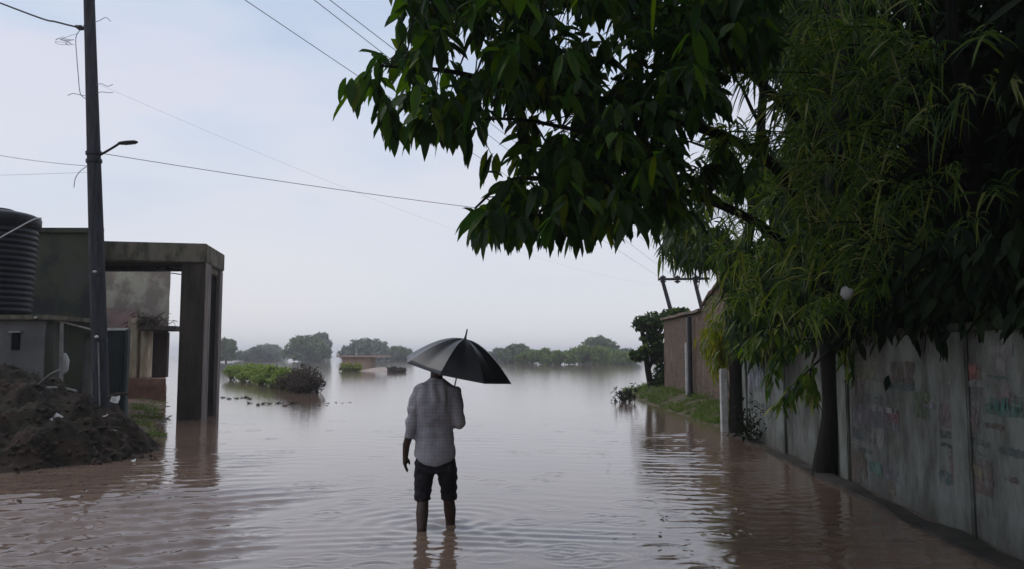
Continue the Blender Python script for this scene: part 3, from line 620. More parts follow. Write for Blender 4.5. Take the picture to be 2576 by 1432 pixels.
g.build('mound_litter', leafmat('dead_leaf_litter', [(0, (.018, .016, .009)), (.7, (.035, .03, .016)), (1, (.07, .05, .035))], .1, .8, .2), label='dead grass and leaf litter strewn over the soil mound', kind='stuff')
bm = bmesh.new()
for i in range(230):
    u, v = (R.uniform(0, 400), R.uniform(1110, 1195)) if i % 2 else (R.uniform(0, 390), R.uniform(950, 1180))
    p = onm(u, v); h = mound_h(p.x, p.y)
    if p.y > 15 or h < -.06: continue
    r = R.uniform(.012, .05) * (1.5 if R.random() < .12 else 1)
    vs = bmesh.ops.create_icosphere(bm, subdivisions=1, radius=1, matrix=Matrix.Translation((p.x, p.y, h + r * .3)) @ Matrix.Rotation(R.uniform(0, 6), 4, rdir()) @ Matrix.Diagonal((r, r * R.uniform(.6, 1), r * R.uniform(.5, .8), 1)))['verts']
    for q in vs: q.co += noise.noise_vector(q.co * 17) * r * .5
obj('shore_rubble', bm, mat('clod_soil', (.06, .038, .028), (.02, .015, .012), 6, .9, .8, 25), label='brown clods and small stones over the soil mound', kind='stuff')

g = Leaves()
for i in range(170):
    if i % 3: p = G(R.uniform(0, 470), R.uniform(1165, 1290))
    else: p = G(R.uniform(1500, 2300), R.uniform(1100, 1400))
    if p.x > 3.2 or mound_h(p.x, p.y) > -.02: continue
    g.leaf(Vector((p.x, p.y, .012)), Vector((R.gauss(0, 1), R.gauss(0, 1), .05)), R.uniform(.03, .09), .03, 0, .05, 0)
g.build('floating_litter', M['leaf_brown'], label='scattered dead leaves and scum floating on the flood water', kind='stuff')
# ------------------------------------------------------------------ vegetation makers
def crown_chips(blobs, n, size, fill=.35):
    g = Leaves(); tot = sum(b[1] ** 2 for b in blobs)
    for c, r, sq in blobs:
        for i in range(int(n * r * r / tot)):
            d = rdir(); rr = r * (1 - R.random() ** 1.6 * (1 - fill)) * (1 + .22 * noise.noise(c + d * 2.3) + .12 * noise.noise(c * 3 + d * 6))
            p = c + Vector((d.x * rr, d.y * rr, d.z * rr * sq))
            g.chip(p, size * R.uniform(.6, 1.4))
    return g
def far_tree(u0, u1, vtop, Y, m, label, name='tree', n=2600, kind='trees along the far shore', sq=.75, vbase=None, size=.30):
    a, b_ = P(u0, vtop, Y), P(u1, vtop, Y); top = a.z; cx = (a.x + b_.x) / 2; wd = b_.x - a.x; H = top + .2
    t = empty(name, (cx, Y, -.3), label, 'tree', kind)
    blobs = []
    k = max(4, int(wd / 1.6)); k = min(k, 14)
    for i in range(k):
        f = (i + .5) / k * 2 - 1; env = (1 - abs(f) ** 2.4)
        r = min(wd * .25, H * .42) * R.uniform(.8, 1.15); r = min(r, wd * .5)
        zt = H * (.52 + .48 * env) * R.uniform(.88, 1.0)
        zc = max(r * sq * .8, zt - r * sq)
        blobs.append((Vector((cx + f * (wd / 2 - r * .6), Y + R.uniform(-1, 1) * wd * .18, zc)), r, sq))
        if zc > r * 1.1: blobs.append((Vector((cx + f * (wd / 2 - r * .6), Y + R.uniform(-1, 1) * wd * .2, zc * .45)), r * .9, sq))
    mx = max(blobs, key=lambda q: q[0].z + q[1] * q[2]); 
    crown_chips(blobs, n, size).build('crown', m, t)
    bm = bmesh.new(); z1 = H * .62
    tube(bm, [(cx, Y, -.4), (cx + .1 * wd * R.uniform(-1, 1), Y, z1 * .5), (cx + .15 * wd * R.uniform(-1, 1), Y, z1)], [.05 * H, .04 * H, .02 * H], 7)
    for c, r, s_ in blobs[:5]: tube(bm, [(cx, Y, z1 * .35), tuple(c)], [.028 * H, .01 * H], 5)
    obj('trunk', bm, M['twig'], t); return t
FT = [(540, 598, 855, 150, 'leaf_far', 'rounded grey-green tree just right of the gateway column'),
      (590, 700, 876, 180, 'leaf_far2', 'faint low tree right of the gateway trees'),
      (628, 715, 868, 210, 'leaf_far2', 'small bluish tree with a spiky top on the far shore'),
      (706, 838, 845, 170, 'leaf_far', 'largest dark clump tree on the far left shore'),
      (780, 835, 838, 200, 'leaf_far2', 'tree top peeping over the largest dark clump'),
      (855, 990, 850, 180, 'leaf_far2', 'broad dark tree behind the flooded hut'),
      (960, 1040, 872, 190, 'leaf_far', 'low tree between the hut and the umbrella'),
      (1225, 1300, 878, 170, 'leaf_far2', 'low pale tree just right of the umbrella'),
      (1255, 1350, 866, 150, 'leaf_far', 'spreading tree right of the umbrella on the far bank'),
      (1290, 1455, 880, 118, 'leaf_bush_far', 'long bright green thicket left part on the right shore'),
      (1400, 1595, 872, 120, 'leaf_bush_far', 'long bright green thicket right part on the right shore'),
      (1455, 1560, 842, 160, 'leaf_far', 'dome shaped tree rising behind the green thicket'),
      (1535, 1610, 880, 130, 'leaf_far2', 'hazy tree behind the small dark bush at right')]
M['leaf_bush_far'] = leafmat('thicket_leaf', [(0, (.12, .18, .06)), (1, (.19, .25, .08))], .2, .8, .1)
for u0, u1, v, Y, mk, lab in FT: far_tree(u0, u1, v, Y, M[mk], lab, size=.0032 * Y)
# long faint tree lines filling the horizon
blobs = []
for i in range(46):
    u = R.choice((R.uniform(540, 1060), R.uniform(1240, 1680), R.uniform(1560, 1690))); Y = R.uniform(250, 330); p = P(u, 893, Y); blobs.append((Vector((p.x, p.y, R.uniform(.5, 1.6))), R.uniform(1.6, 3.4), .6))
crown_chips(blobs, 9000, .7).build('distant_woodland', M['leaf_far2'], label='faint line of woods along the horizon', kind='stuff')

# mid distance bushes
def bush(name, blobs, n, size, m, label, cat='bush', spikes=0, group=None, sm=None):
    c0 = blobs[0][0]; t = empty(name, (c0.x, c0.y, -.1), label, cat, group)
    crown_chips(blobs, n, size, .2).build('foliage', m, t)
    bm = bmesh.new()
    for k in range(max(spikes, 6)):
        b_ = R.choice(blobs); d = rdir(); d.z = abs(d.z); e = b_[0] + Vector((d.x * b_[1], d.y * b_[1], d.z * b_[1] * b_[2])) * (1.15 if spikes else .7)
        s = Vector((c0.x, c0.y, -.12)); s2_ = Vector((b_[0].x + R.uniform(-.2, .2), b_[0].y, -.05)); tube(bm, [s, s2_, s2_.lerp(e, .5) + rdir() * .05, e], [.02, .02, .014, .005], 4)
    obj('stems', bm, sm or M['twig'], t); return t
def bl(u, v, Y, rpx, sq=.7): p = P(u, v, Y); return (p, rpx / F * Y, sq)
bush('shrub', [bl(586, 934, 46, 24, .6), bl(612, 934, 45, 28, .7), bl(640, 936, 43, 32, .7), bl(664, 941, 40, 32, .7), bl(690, 943, 38, 33, .75), bl(716, 949, 36, 30, .8), bl(738, 956, 34, 28, .8), bl(620, 946, 42, 26, .4), bl(660, 954, 38, 28, .4), bl(700, 962, 35, 28, .45), bl(730, 970, 33, 26, .45)], 6800, .085, M['leaf_bush'], 'bright green shrub bank in the water right of the gateway', 'shrub', 170, sm=mat('green_stem', (.10, .13, .04), (.07, .09, .03), 5))
bush('shrub', [bl(742, 957, 32, 34, .85), bl(772, 954, 31, 38, .95), bl(790, 962, 30.5, 27, .95), bl(720, 962, 33, 30, .7), bl(760, 972, 30.5, 34, .5)], 3800, .055, M['leaf_brown'], 'brownish half drowned shrub with spiky twigs beside the green shrub', 'shrub', 150, sm=mat('dry_stem', (.06, .05, .045), (.04, .034, .03), 5))
for k, (u, v, Y, r, mk, lab) in enumerate(((885, 925, 70, 26, 'leaf_yellow', 'yellow-green bush in front of the flooded hut'), (1000, 932, 66, 22, 'leaf_brown', 'dull brown bush on the mud bank left of the umbrella'), (700, 934, 38, 20, 'leaf_tree', 'dark green clump on top between the green and brown shrubs'))):
    bush('bush', [bl(u - r * .5, v, Y, r * .62, .7), bl(u + r * .4, v + 1, Y, r * .6, .6), bl(u, v + 3, Y, r * .6, .5)], 1000, .0022 * Y, M[mk], lab)
# leafy plant standing in the water near the right bank
pl = empty('water_plant', G(1572, 1010), 'dark leafy plant standing alone in the water by the right bank', 'plant')
g = Leaves(); bm = bmesh.new(); base = G(1572, 1012)
for k in range(15):
    tip = P(R.uniform(1535, 1612), R.uniform(962, 1000), base.y + R.uniform(-.5, .5)); s = base + Vector((R.uniform(-.2, .2), R.uniform(-.2, .2), -.1)); mid = s.lerp(tip, .5) + Vector((0, 0, .08)); tube(bm, catmull([s, mid, tip], 3), .009, 5)
    for j in range(9): g.leaf(s.lerp(tip, R.uniform(.4, 1)) + rdir() * .05, rdir() + Vector((0, 0, .3)), R.uniform(.12, .2), .055, .3)
g.build('leaves', M['leaf_dark'], pl); obj('stems', bm, M['twig'], pl)
# drowned weeds in a line
for k in range(22):
    if k < 6: u, v = 566 + k * 13 + R.uniform(-4, 4), 1003 + R.uniform(-3, 3)
    else: u, v = 628 + (k - 6) * 17 + R.uniform(-6, 6), 1016 + R.uniform(-4, 4) + (k % 3)
    p = G(u, v); g = Leaves(); dens = 18 if u < 760 else 8
    for j in range(dens):
        q = p + Vector((R.uniform(-.04, .04), R.uniform(-.04, .04), -.02)); g.blade(q, Vector((R.gauss(0, .7), R.gauss(0, .5), 1)), R.uniform(.06, .22) * (1 if u < 760 else .6), .022, .5)
    far = u >= 760
    g.build('drowned_weed', M['leaf_brown'] if k % 2 else M['leaf_dark'], origin=p, label='sparse weed tips poking out of the open water beyond the brown shrub' if far else ('dark weed tuft floating close to the gateway column' if k < 6 else 'dark weed tuft in the row below the brown shrub'), cat='weed', group='weeds above the water, thin far end' if far else ('weeds beside the gateway' if k < 6 else 'weeds below the brown shrub'))
# hut and mud bank
ht = empty('flooded_hut', G(900, 938), 'small tan hut with flat roof half under flood water', 'hut')
a, b_ = P(860, 935, 76), P(932, 899, 76)
bm = bmesh.new(); box(bm, (a.x, 76, -.5), (b_.x, 79, b_.z)); rough_up(bm, 3, .04, 1); obj('wall', bm, mat('tan_mud_plaster', (.42, .30, .22), (.34, .25, .19), 1, .9), ht)
bm = bmesh.new(); box(bm, (a.x - .4, 75.4, b_.z + .003), (P(968, 899, 75.4).x, 79.5, b_.z + .17)); obj('roof', bm, mat('pink_roof_slab', (.40, .29, .25), (.30, .23, .2), 1, .9), ht)
bm = bmesh.new(); q = P(896, 896, 76.5); tube(bm, [q, q + Vector((0, 0, .75))], .03, 6); obj('mast', bm, M['white'], ht)
sheet('mud_bank', P(905, 930, 72).x, P(1045, 930, 72).x, 66, 80, 30, 20, lambda x, y: -.25 + .55 * math.exp(-((x + 11.3) / 2.4) ** 2 - ((y - 73) / 3.5) ** 2) + .06 * nz(x, y, .8), mat('pale_mud', (.42, .34, .29), (.34, .28, .24), 1, .9), 'pale mud bank rising from the water beside the hut')

# ------------------------------------------------------------------ right side: brick building, pipes, posts
XB = 5.0
bb = empty('brick_building', (XB + 1.5, 21, 0), 'old brown brick building with sloping roof along the right bank', 'building')
bm = bmesh.new()
side = [(18.5, 3.35), (21.4, 2.62), (22.2, 2.5), (27, 2.5)]
N = [bm.verts.new((XB, y, -.3)) for y, z in side]; T = [bm.verts.new((XB, y, z)) for y, z in side]
N2 = [bm.verts.new((XB + 4, y, -.3)) for y, z in side]; T2 = [bm.verts.new((XB + 4, y, z)) for y, z in side]
for i in range(3):
    bm.faces.new((N[i], T[i], T[i + 1], N[i + 1])); bm.faces.new((N2[i], N2[i + 1], T2[i + 1], T2[i])); bm.faces.new((T[i], T2[i], T2[i + 1], T[i + 1]))
bm.faces.new((N[0], N2[0], T2[0], T[0])); bm.faces.new((N[3], T[3], T2[3], N2[3]))
bmesh.ops.subdivide_edges(bm, edges=bm.edges[:], cuts=10, use_grid_fill=True)
for v in bm.verts: v.co += noise.noise_vector(v.co * 1.7) * .03
obj('wall', bm, M['brick'], bb)
bm = bmesh.new()
prism(bm, [(XB - .06, 18.36), (XB + 4.2, 18.36), (XB + 4.2, 21.45), (XB - .06, 21.45)], [3.42, 3.42, 2.66, 2.66], [3.50, 3.50, 2.73, 2.73]); rough_up(bm, 12, .035, 4); rf = obj('roof', bm, M['rooft'], bb)
bm = bmesh.new(); prism(bm, [(XB - .1, 21.5), (XB + 4.2, 21.5), (XB + 4.2, 27.1), (XB - .1, 27.1)], 2.54, 2.61); rough_up(bm, 6, .03, 3); obj('coping', bm, M['brickold'], bb)
bm = bmesh.new(); box(bm, (XB - .07, 18.44, -.2), (XB - .032, 18.62, 3.3)); obj('corner_pier', bm, M['cream'], bb, label='pale plastered corner strip')
bm = bmesh.new(); tube(bm, [(XB - .12, P(1722, 900, 1).x and 23.0, -.1), (XB - .12, 23.0, 1.0), (XB - .12, 23.0, 1.75)], .045, 8); obj('downpipe', bm, M['white'], bb, label='white downpipe')
bm = bmesh.new(); tube(bm, [(XB - .14, 22.45, -.1), (XB - .14, 22.45, 2.45)], .06, 8); obj('downpipe', bm, M['metal'], bb, label='black downpipe')
bm = bmesh.new(); tube(bm, [(XB - .13, 22.72, -.1), (XB - .13, 22.72, 2.42)], .035, 8); obj('downpipe', bm, M['conc_light'], bb, label='grey downpipe')
bm = bmesh.new(); a = G(1825, 1088); box(bm, (a.x - .06, a.y, -.4), (a.x + .06, a.y + .12, P(1825, 928, a.y).z)); bevel(bm, .012); obj('marker_post', bm, M['white'], origin=(a.x, a.y, -.4), label='white marker post standing in the water edge by the first trunk', cat='post')

# ------------------------------------------------------------------ painted boundary wall
WX = lambda y: 3.07 + .073 * y
WH = 1.58
wdir = Vector((.073, 1, 0)).normalized(); wn = Vector((-1, .073, 0)).normalized()
def Wp(u, v, off=0.):
    d = ray(u, v); o = Vector((0, 0, CAMZ)); p0 = Vector((WX(5), 5, 0)) + wn * off
    return o + d * ((p0 - o).dot(wn) / d.dot(wn))
bw = empty('boundary_wall', (WX(9), 9, -.3), 'pale grey-green boundary wall with faded painted adverts beside the street', 'wall')
def wallbox(bm, y0, y1, z0, z1, o0, o1):
    """slab on the street side: o0/o1 offsets towards the street (o1 > o0)"""
    a, b_ = Vector((WX(y0), y0, 0)), Vector((WX(y1), y1, 0))
    prism(bm, [tuple((q)[:2]) for q in (a + wn * o1, a + wn * o0, b_ + wn * o0, b_ + wn * o1)], z0, z1)
bm = bmesh.new(); wallbox(bm, 0, 14.7, -.6, WH, -.2, 0); bmesh.ops.subdivide_edges(bm, edges=bm.edges[:], cuts=20, use_grid_fill=True)
obj('wall_panel', bm, M['wall'], bw)
bm = bmesh.new(); wallbox(bm, -.02, 14.72, WH + .002, WH + .07, -.24, .04); bevel(bm, .01); obj('coping', bm, M['block'], bw)
for y in (1.6, 4.0, 6.5, 9.3, 12.0, 14.6):
    bm = bmesh.new(); wallbox(bm, y - .14, y + .14, -.6, WH, .002, .035); bevel(bm, .012); obj('pilaster', bm, M['wall'], bw)
bm = bmesh.new(); wallbox(bm, 0, 14.7, -.6, .03, .075, .26); rough_up(bm, 24, .06, 2.2); obj('footing', bm, mat('dark_footing', (.07, .062, .052), (.03, .028, .024), 2, .8, .5, 20), bw, label='dark wet footing ledge')
# adverts: painted fields, thin and faded
def wrect(u0, v0, u1, v1, off):
    a, b_ = Wp(u0, v0, off), Wp(u1, v1, off); V = []; Fc = []
    n = 10
    c0, c1 = Wp(u0, v1, off), Wp(u1, v0, off)
    zt = (a.z + c1.z) / 2; zb = (c0.z + b_.z) / 2
    for j in range(n + 1):
        for i in range(n + 1):
            p = a.lerp(b_, i / n); p.z = zt + (zb - zt) * j / n
            if i in (0, n): p += wdir * R.uniform(-.02, .02)
            if j in (0, n): p.z += R.uniform(-.012, .012)
            V.append(tuple(p))
    for j in range(n):
        for i in range(n): q = j * (n + 1) + i; Fc.append((q, q + 1, q + n + 2, q + n + 1))
    return V, Fc
ad = [((2150, 892, 2230, 958), (.34, .31, .22), 'faded olive paint field'), ((2146, 1023, 2262, 1076), (.30, .28, .36), 'lavender paint band'), ((2228, 1030, 2262, 1062), (.38, .14, .17), 'pink-red paint blot'),
      ((2134, 1120, 2182, 1215), (.16, .09, .07), 'reddish brown stain'), ((2300, 985, 2338, 1052), (.19, .26, .12), 'yellow-green paint stripe'),
      ((2495, 868, 2552, 968), (.42, .38, .38), 'pale pink paint column'), ((2405, 915, 2470, 955), (.42, .12, .10), 'red painted arch field'), ((2385, 957, 2490, 972), (.5, .5, .5), 'white paint bar'),
      ((2362, 1022, 2470, 1082), (.40, .28, .28), 'pink paint block'), ((2478, 1022, 2600, 1050), (.10, .26, .21), 'teal paint band'), ((2366, 1096, 2490, 1112), (.10, .17, .16), 'dark teal line'),
      ((2366, 1126, 2480, 1136), (.10, .15, .14), 'dark green line'), ((2390, 1146, 2500, 1235), (.30, .19, .17), 'brown-pink paint block'), ((2510, 1130, 2600, 1150), (.16, .2, .19), 'grey-green line'), ((1880, 915, 1925, 985), (.40, .40, .50), 'pale lilac paint field'), ((1874, 1012, 1930, 1022), (.14, .17, .16), 'dark paint line')]
pal = ((.40, .30, .30), (.12, .26, .22), (.34, .32, .42), (.5, .5, .48), (.2, .12, .09), (.10, .14, .16), (.38, .34, .2))
for k in range(20):
    u0 = R.uniform(2135, 2560); v0 = R.uniform(880, 1200); ad.append(((u0, v0, u0 + R.uniform(14, 70), v0 + R.choice((8, 12, 30, 55))), pal[k % 7], ('pinkish', 'teal', 'lilac', 'whitish', 'brown', 'slate', 'ochre')[k % 7] + ' paint remnant'))
for i, (q, c, lab) in enumerate(ad):
    obj('painted_field', wrect(*q, .0745 if False else .004 + .0009 * (i % 9)), paint('paint_' + lab.replace(' ', '_'), c), bw, label=lab)
def script_marks(u0, u1, v0, v1, n, off, m, lab):
    """unreadable brush lettering: upright strokes, bowls and hooks"""
    bm = bmesh.new()
    for i in range(n):
        u = u0 + (u1 - u0) * (i + .5) / n; w_ = (u1 - u0) / n * .62; hh = v1 - v0
        k = R.choice('bhsuv'); t0 = v0 + R.uniform(0, .18) * hh; t1 = v1 - R.uniform(0, .15) * hh
        px = {'b': [(0, 0), (0, 1), (.8, .95), (.8, .5), (0, .5)], 'h': [(0, 0), (0, 1)], 's': [(.8, .05), (.1, .2), (.7, .6), (0, .95)], 'u': [(0, 0), (.05, .85), (.6, 1), (.8, 0)], 'v': [(.1, .1), (.5, 1), (.8, 0)]}[k]
        pts = [Wp(u - w_ / 2 + a * w_, t0 + (t1 - t0) * b, off) for a, b in px]
        pts = catmull(pts, 3) if len(pts) > 2 else pts
        hw = .011
        for p, q in zip(pts, pts[1:]):
            d = (q - p).normalized(); sd = d.cross(wn) * hw
            vs = [bm.verts.new(x) for x in (p + sd, q + sd, q - sd, p - sd)]; bm.faces.new(vs)
    for k, v in enumerate(bm.verts): v.co += wn * (.00001 * k)
    obj('painted_lettering', bm, m, bw, label=lab)
pl_ = paint('lettering_blue', (.06, .085, .12), (.2, .22, .25)); pt_ = paint('lettering_teal', (.03, .17, .13), (.14, .26, .22)); pk_ = paint('lettering_dark', (.07, .07, .07), (.25, .25, .25))
script_marks(2148, 2262, 986, 1016, 9, .014, pl_, 'faded dark blue brush lettering'); script_marks(2484, 2580, 994, 1034, 6, .015, pt_, 'faded teal brush lettering')
script_marks(2408, 2472, 972, 1002, 4, .014, pk_, 'faint dark brush lettering'); script_marks(2420, 2470, 895, 918, 3, .015, pk_, 'faint dark marks over the red field'); script_marks(1886, 1920, 930, 975, 4, .014, pl_, 'faint blue lettering on lilac')
for (u, v0, v1) in ((2364, 955, 1185), (2078, 985, 1190), (2145, 970, 1110)):
    bm = bmesh.new(); a, b_ = Wp(u, v0, .03), Wp(u, v1, .03); tube(bm, [a, a.lerp(b_, .5) + wdir * .01, b_], .007, 6); obj('conduit', bm, M['conc_light'], bw)

# weeds along the wall foot
for k, (u, v, s) in enumerate(((1885, 1085, .35),)):
    p = Wp(u, v, .2); p.z = .04; g = Leaves()
    for j in range(240): q = p + Vector((R.gauss(0, .1), R.gauss(0, .28 * s * 2), abs(R.gauss(0, s * .7)))); g.leaf(q, rdir() + Vector((-.3, 0, .2)), R.uniform(.05, .12), .035, .3)
    t = empty('wall_weed', (p.x, p.y, 0), ['dark weeds at the far end of the painted wall'][k], 'weed')
    g.build('leaves', M['leaf_dark'], t); bm = bmesh.new()
    for j in range(5): tube(bm, [p + Vector((0, R.uniform(-.2, .2), -.05)), p + Vector((.02, R.uniform(-.3, .3), s))], .006, 4)
    obj('stems', bm, M['twig'], t)

# ------------------------------------------------------------------ trees at the right
def spray_broad(g, p, d, n=8, L=.2, W=.075):
    for k in range(n):
        t = k / n; q = p + d * (.28 * t); a = rdir() * .8 + d * .5 + Vector((0, 0, -.9 if R.random() < .75 else .1))
        l_ = L * R.uniform(.5, 1.3); g.leaf(q, a, l_, l_ * (W / L) * R.uniform(.75, 1.3), R.uniform(.05, .5), R.uniform(.02, .3))
def limb(bm, pts, r0, r1, k=5, seg=8):
    c = catmull(pts, k); n = len(c)
    c = [p + noise.noise_vector(p * 1.3) * .05 for p in c]
    tube(bm, c, [r0 + (r1 - r0) * i / (n - 1) for i in range(n)], seg); return c
# broad-leaved tree, trunk against the wall
TB = G(2092, 1196); TB.x = min(TB.x, WX(TB.y) - .25)
bt = empty('broadleaf_tree', (TB.x, TB.y, -.3), 'broad-leaved tree with drooping boughs over the street, trunk against the painted wall', 'tree')
bm = bmesh.new()
limb(bm, [TB + Vector((0, 0, -.5)), P(2092, 1050, TB.y), P(2088, 850, TB.y), P(2090, 640, TB.y + .1), P(2105, 330, TB.y + .2), P(2130, 0, TB.y + .4), P(2140, -250, TB.y + .4)], .15, .07, seg=12)
limbs = [limb(bm, [P(2089, 650, TB.y), P(1950, 420, 9), P(1700, 300, 8.3), P(1400, 230, 7.6), P(1150, 190, 7.2), P(960, 165, 6.9)], .075, .010),
         limb(bm, [P(2089, 720, TB.y), P(1900, 560, 9), P(1650, 470, 8.5), P(1420, 455, 8), P(1290, 455, 7.6), P(1195, 530, 7.4)], .06, .009),
         limb(bm, [P(2100, 400, TB.y), P(1850, 150, 9), P(1550, 30, 8.2), P(1250, 20, 7.8), P(1030, 40, 7.4)], .06, .010),
         limb(bm, [P(1700, 300, 8.3), P(1500, 330, 7.6), P(1300, 300, 7.2), P(1180, 300, 7)], .03, .008),
         limb(bm, [P(1650, 470, 8.5), P(1500, 540, 7.7), P(1350, 550, 7.3)], .025, .007),
         limb(bm, [P(2120, 100, TB.y), P(1950, -250, 10), P(1600, -420, 9)], .06, .02), limb(bm, [P(2130, 0, TB.y), P(2300, -300, 9), (2.8, 5, 5.6), (1.2, 0, 5.0), (-.5, -3, 4.8)], .07, .02)]  # last limb added to carry the unseen shading canopy
alll = [q for l in limbs for q in l]
poly1 = [(1005, -80), (1010, 45), (1062, 55), (1078, 90), (1010, 110), (965, 135), (905, 185), (898, 222), (935, 232), (975, 285), (1005, 312), (1040, 308), (1140, 296), (1195, 335), (1235, 375), (1278, 350), (1300, 320), (1345, 355), (1270, 425), (1222, 490), (1205, 540), (1215, 572), (1260, 570), (1370, 562), (1480, 558), (1600, 542), (1700, 530), (1850, 470), (1930, 300), (1930, -80)]
gaps = [(1893, 265, 66, 80), (1715, 400, 16, 30), (1870, 550, 34, 44), (1905, 290, 26, 46), (1850, 220, 30, 36), (1835, 300, 26, 26), (1890, 195, 14, 14), (1705, 360, 20, 22), (1690, 430, 22, 26), (1770, 400, 16, 20), (1880, 380, 30, 24), (1800, 470, 14, 22), (1760, 320, 14, 18), (1800, 545, 10, 24), (1900, 580, 28, 20), (1960, 330, 12, 30), (1730, 520, 10, 10)]
holes = [(1415, 75, 30, 38), (1245, 360, 30, 32), (1340, 165, 16, 10), (1180, 150, 22, 13), (1090, 190, 20, 12), (1240, 95, 14, 20), (1500, 90, 12, 20), (1545, 200, 14, 22), (1290, 300, 12, 14), (1345, 290, 14, 10), (1520, 240, 10, 20), (1440, 270, 10, 9), (1555, 130, 10, 12), (1420, 310, 12, 12), (1370, 340, 8, 14), (1625, 120, 14, 10), (1630, 180, 12, 12), (1700, 300, 12, 18), (1460, 345, 12, 9), (1320, 455, 9, 8), (1375, 430, 9, 10), (1240, 480, 8, 14), (985, 190, 10, 20), (1020, 245, 8, 10), (1015, 305, 9, 16), (1130, 210, 18, 12), (1150, 130, 16, 20)]
g = Leaves(); cnt = 0
while cnt < 1300:
    u, v = R.uniform(850, 1940), R.uniform(-80, 600)
    if not inpoly(u, v, poly1) or (u < 1250 and R.random() < .32): continue
    if u > 1700 and any(((u - a) / (c + 26)) ** 2 + ((v + 10 - b) / (d + 26)) ** 2 < 1 for a, b, c, d in gaps): continue
    if any(((u - a) / (c * 1.25 + 16)) ** 2 + ((v + 18 - b) / (d * 1.3 + 20)) ** 2 < 1 for a, b, c, d in holes): continue
    dl = max(0, min(1, (u - 900) / 700)); Y = 6.7 + 1.0 * dl + R.gauss(0, .35 + .55 * dl)
    p = P(u, v, Y); near = min(alll, key=lambda q: (q - p).length_squared)
    d = (p - near); 
    if d.length > .02 and cnt % 2 == 0 and d.length < 1.2: tube(bm, [near, near.lerp(p, .5) + Vector((0, 0, .04)), p], [.007, .005, .003], 4)
    d = d.normalized() if d.length > .01 else rdir()
    spray_broad(g, p, d * .6, R.randint(4, 7), .20, .082); cnt += 1
# leaf tips that draw the outline
for (u, v, Y) in ((880, 192, 6.8), (915, 205, 6.8), (945, 165, 6.9), (968, 270, 6.9), (992, 300, 6.9), (1010, 55, 7.2), (1045, 45, 7.2), (1190, 330, 7), (1228, 385, 7.1), (1246, 395, 7.1), (1192, 556, 7.3), (1208, 540, 7.3), (1240, 555, 7.3), (1268, 560, 7.4), (1350, 562, 7.4), (1380, 555, 7.5), (1420, 560, 7.5), (1470, 560, 7.6), (1490, 560, 7.6), (1100, 300, 7), (1150, 300, 7)):
    p = P(u, v, Y)
    for k in range(3): g.leaf(p + rdir() * .04, Vector((R.uniform(-.45, .1), R.uniform(-.3, .3), -1)), R.uniform(.20, .28), .095, .15, .12)
for i in range(1000):   # upper crown above the frame
    p = P(R.uniform(1100, 2500), R.uniform(-700, -60), R.uniform(6.5, 10.5)); spray_broad(g, p, rdir(), 5, .19, .07)
for i in range(900):  # unseen canopy over the street, added to shade the painted wall
    x, y = R.uniform(.3, 5.5), R.uniform(-1.5, 5.5); z = max(3.9, 2.0 + .50 * y) + R.uniform(0, 1.6); spray_broad(g, Vector((x, y, z)), rdir(), 5, .22, .085)
for i in range(1700):  # unseen canopy behind the camera, added to darken wall, water and man
    x, y = R.uniform(-3.2, 5.2), R.uniform(-6, 2.6); spray_broad(g, Vector((x, y, max(3.4, 2.1 + .5 * y) + R.uniform(0, 2.2))), rdir(), 5, .26, .11)
g.build('crown', M['leaf_broad'], bt); obj('trunk', bm, M['bark'], bt, smooth=True)

# low drooping branch by the trunk
hb = Leaves(); bm = bmesh.new()
for pts in ([(2085, 850, 9.3), (2020, 860, 8.9), (1965, 900, 8.8), (1935, 965, 8.8)], [(2085, 880, 9.3), (2040, 930, 8.9), (2000, 980, 8.8), (1965, 1020, 8.8)], [(2090, 860, 9.3), (2130, 870, 9.0), (2150, 930, 9.0)], [(2060, 860, 9.1), (2040, 960, 8.9), (2055, 1000, 8.9)], [(2085, 840, 9.3), (1990, 820, 8.9), (1920, 850, 8.8), (1880, 880, 8.9)]):
    l = limb(bm, [P(*q) for q in pts], .014, .004)
    for q in l[4:]:
        for k in range(5): hb.leaf(q + rdir() * .05, rdir() * .6 + Vector((-.2, -.2, -.8)), R.uniform(.11, .19), .05, .2, .15)
hb.build('leaves', M['leaf_narrow'], bt, label='low drooping sprays'); obj('bough', bm, M['twig'], bt)

# narrow-leaved tree further along the bank
TA = G(1853, 1088); TA.x += .05
nt_ = empty('narrow_leaved_tree', (TA.x, TA.y, -.3), 'slender tree with thin hanging leaves behind the white marker post', 'tree')
bm = bmesh.new(); ltA = []
limb(bm, [TA + Vector((0, 0, -.5)), P(1853, 900, TA.y), P(1868, 700, TA.y), P(1900, 450, TA.y - .3), P(1930, 150, TA.y - .8), P(1960, -200, TA.y - 1)], .16, .05, seg=12)
for pts in ([(1868, 700, 15), (1800, 640, 14.5), (1700, 650, 14)], [(1870, 680, 15), (1950, 560, 14), (2050, 520, 13)], [(1895, 470, 14.8), (1800, 380, 13.8), (1720, 350, 13.2)], [(1915, 320, 14.5), (1850, 200, 13.5), (1780, 150, 13)], [(1930, 200, 14.2), (2020, 120, 13), (2120, 80, 12)]):
    ltA += limb(bm, [P(*q) for q in pts], .04, .008)
g = Leaves()
polyA = [(1650, 545), (1690, 600), (1665, 625), (1720, 650), (1790, 655), (1850, 670), (1870, 800), (1900, 860), (2060, 860), (2120, 820), (2200, 700), (2200, -60), (1760, -60), (1690, 130), (1720, 340), (1700, 450)]
cnt = 0
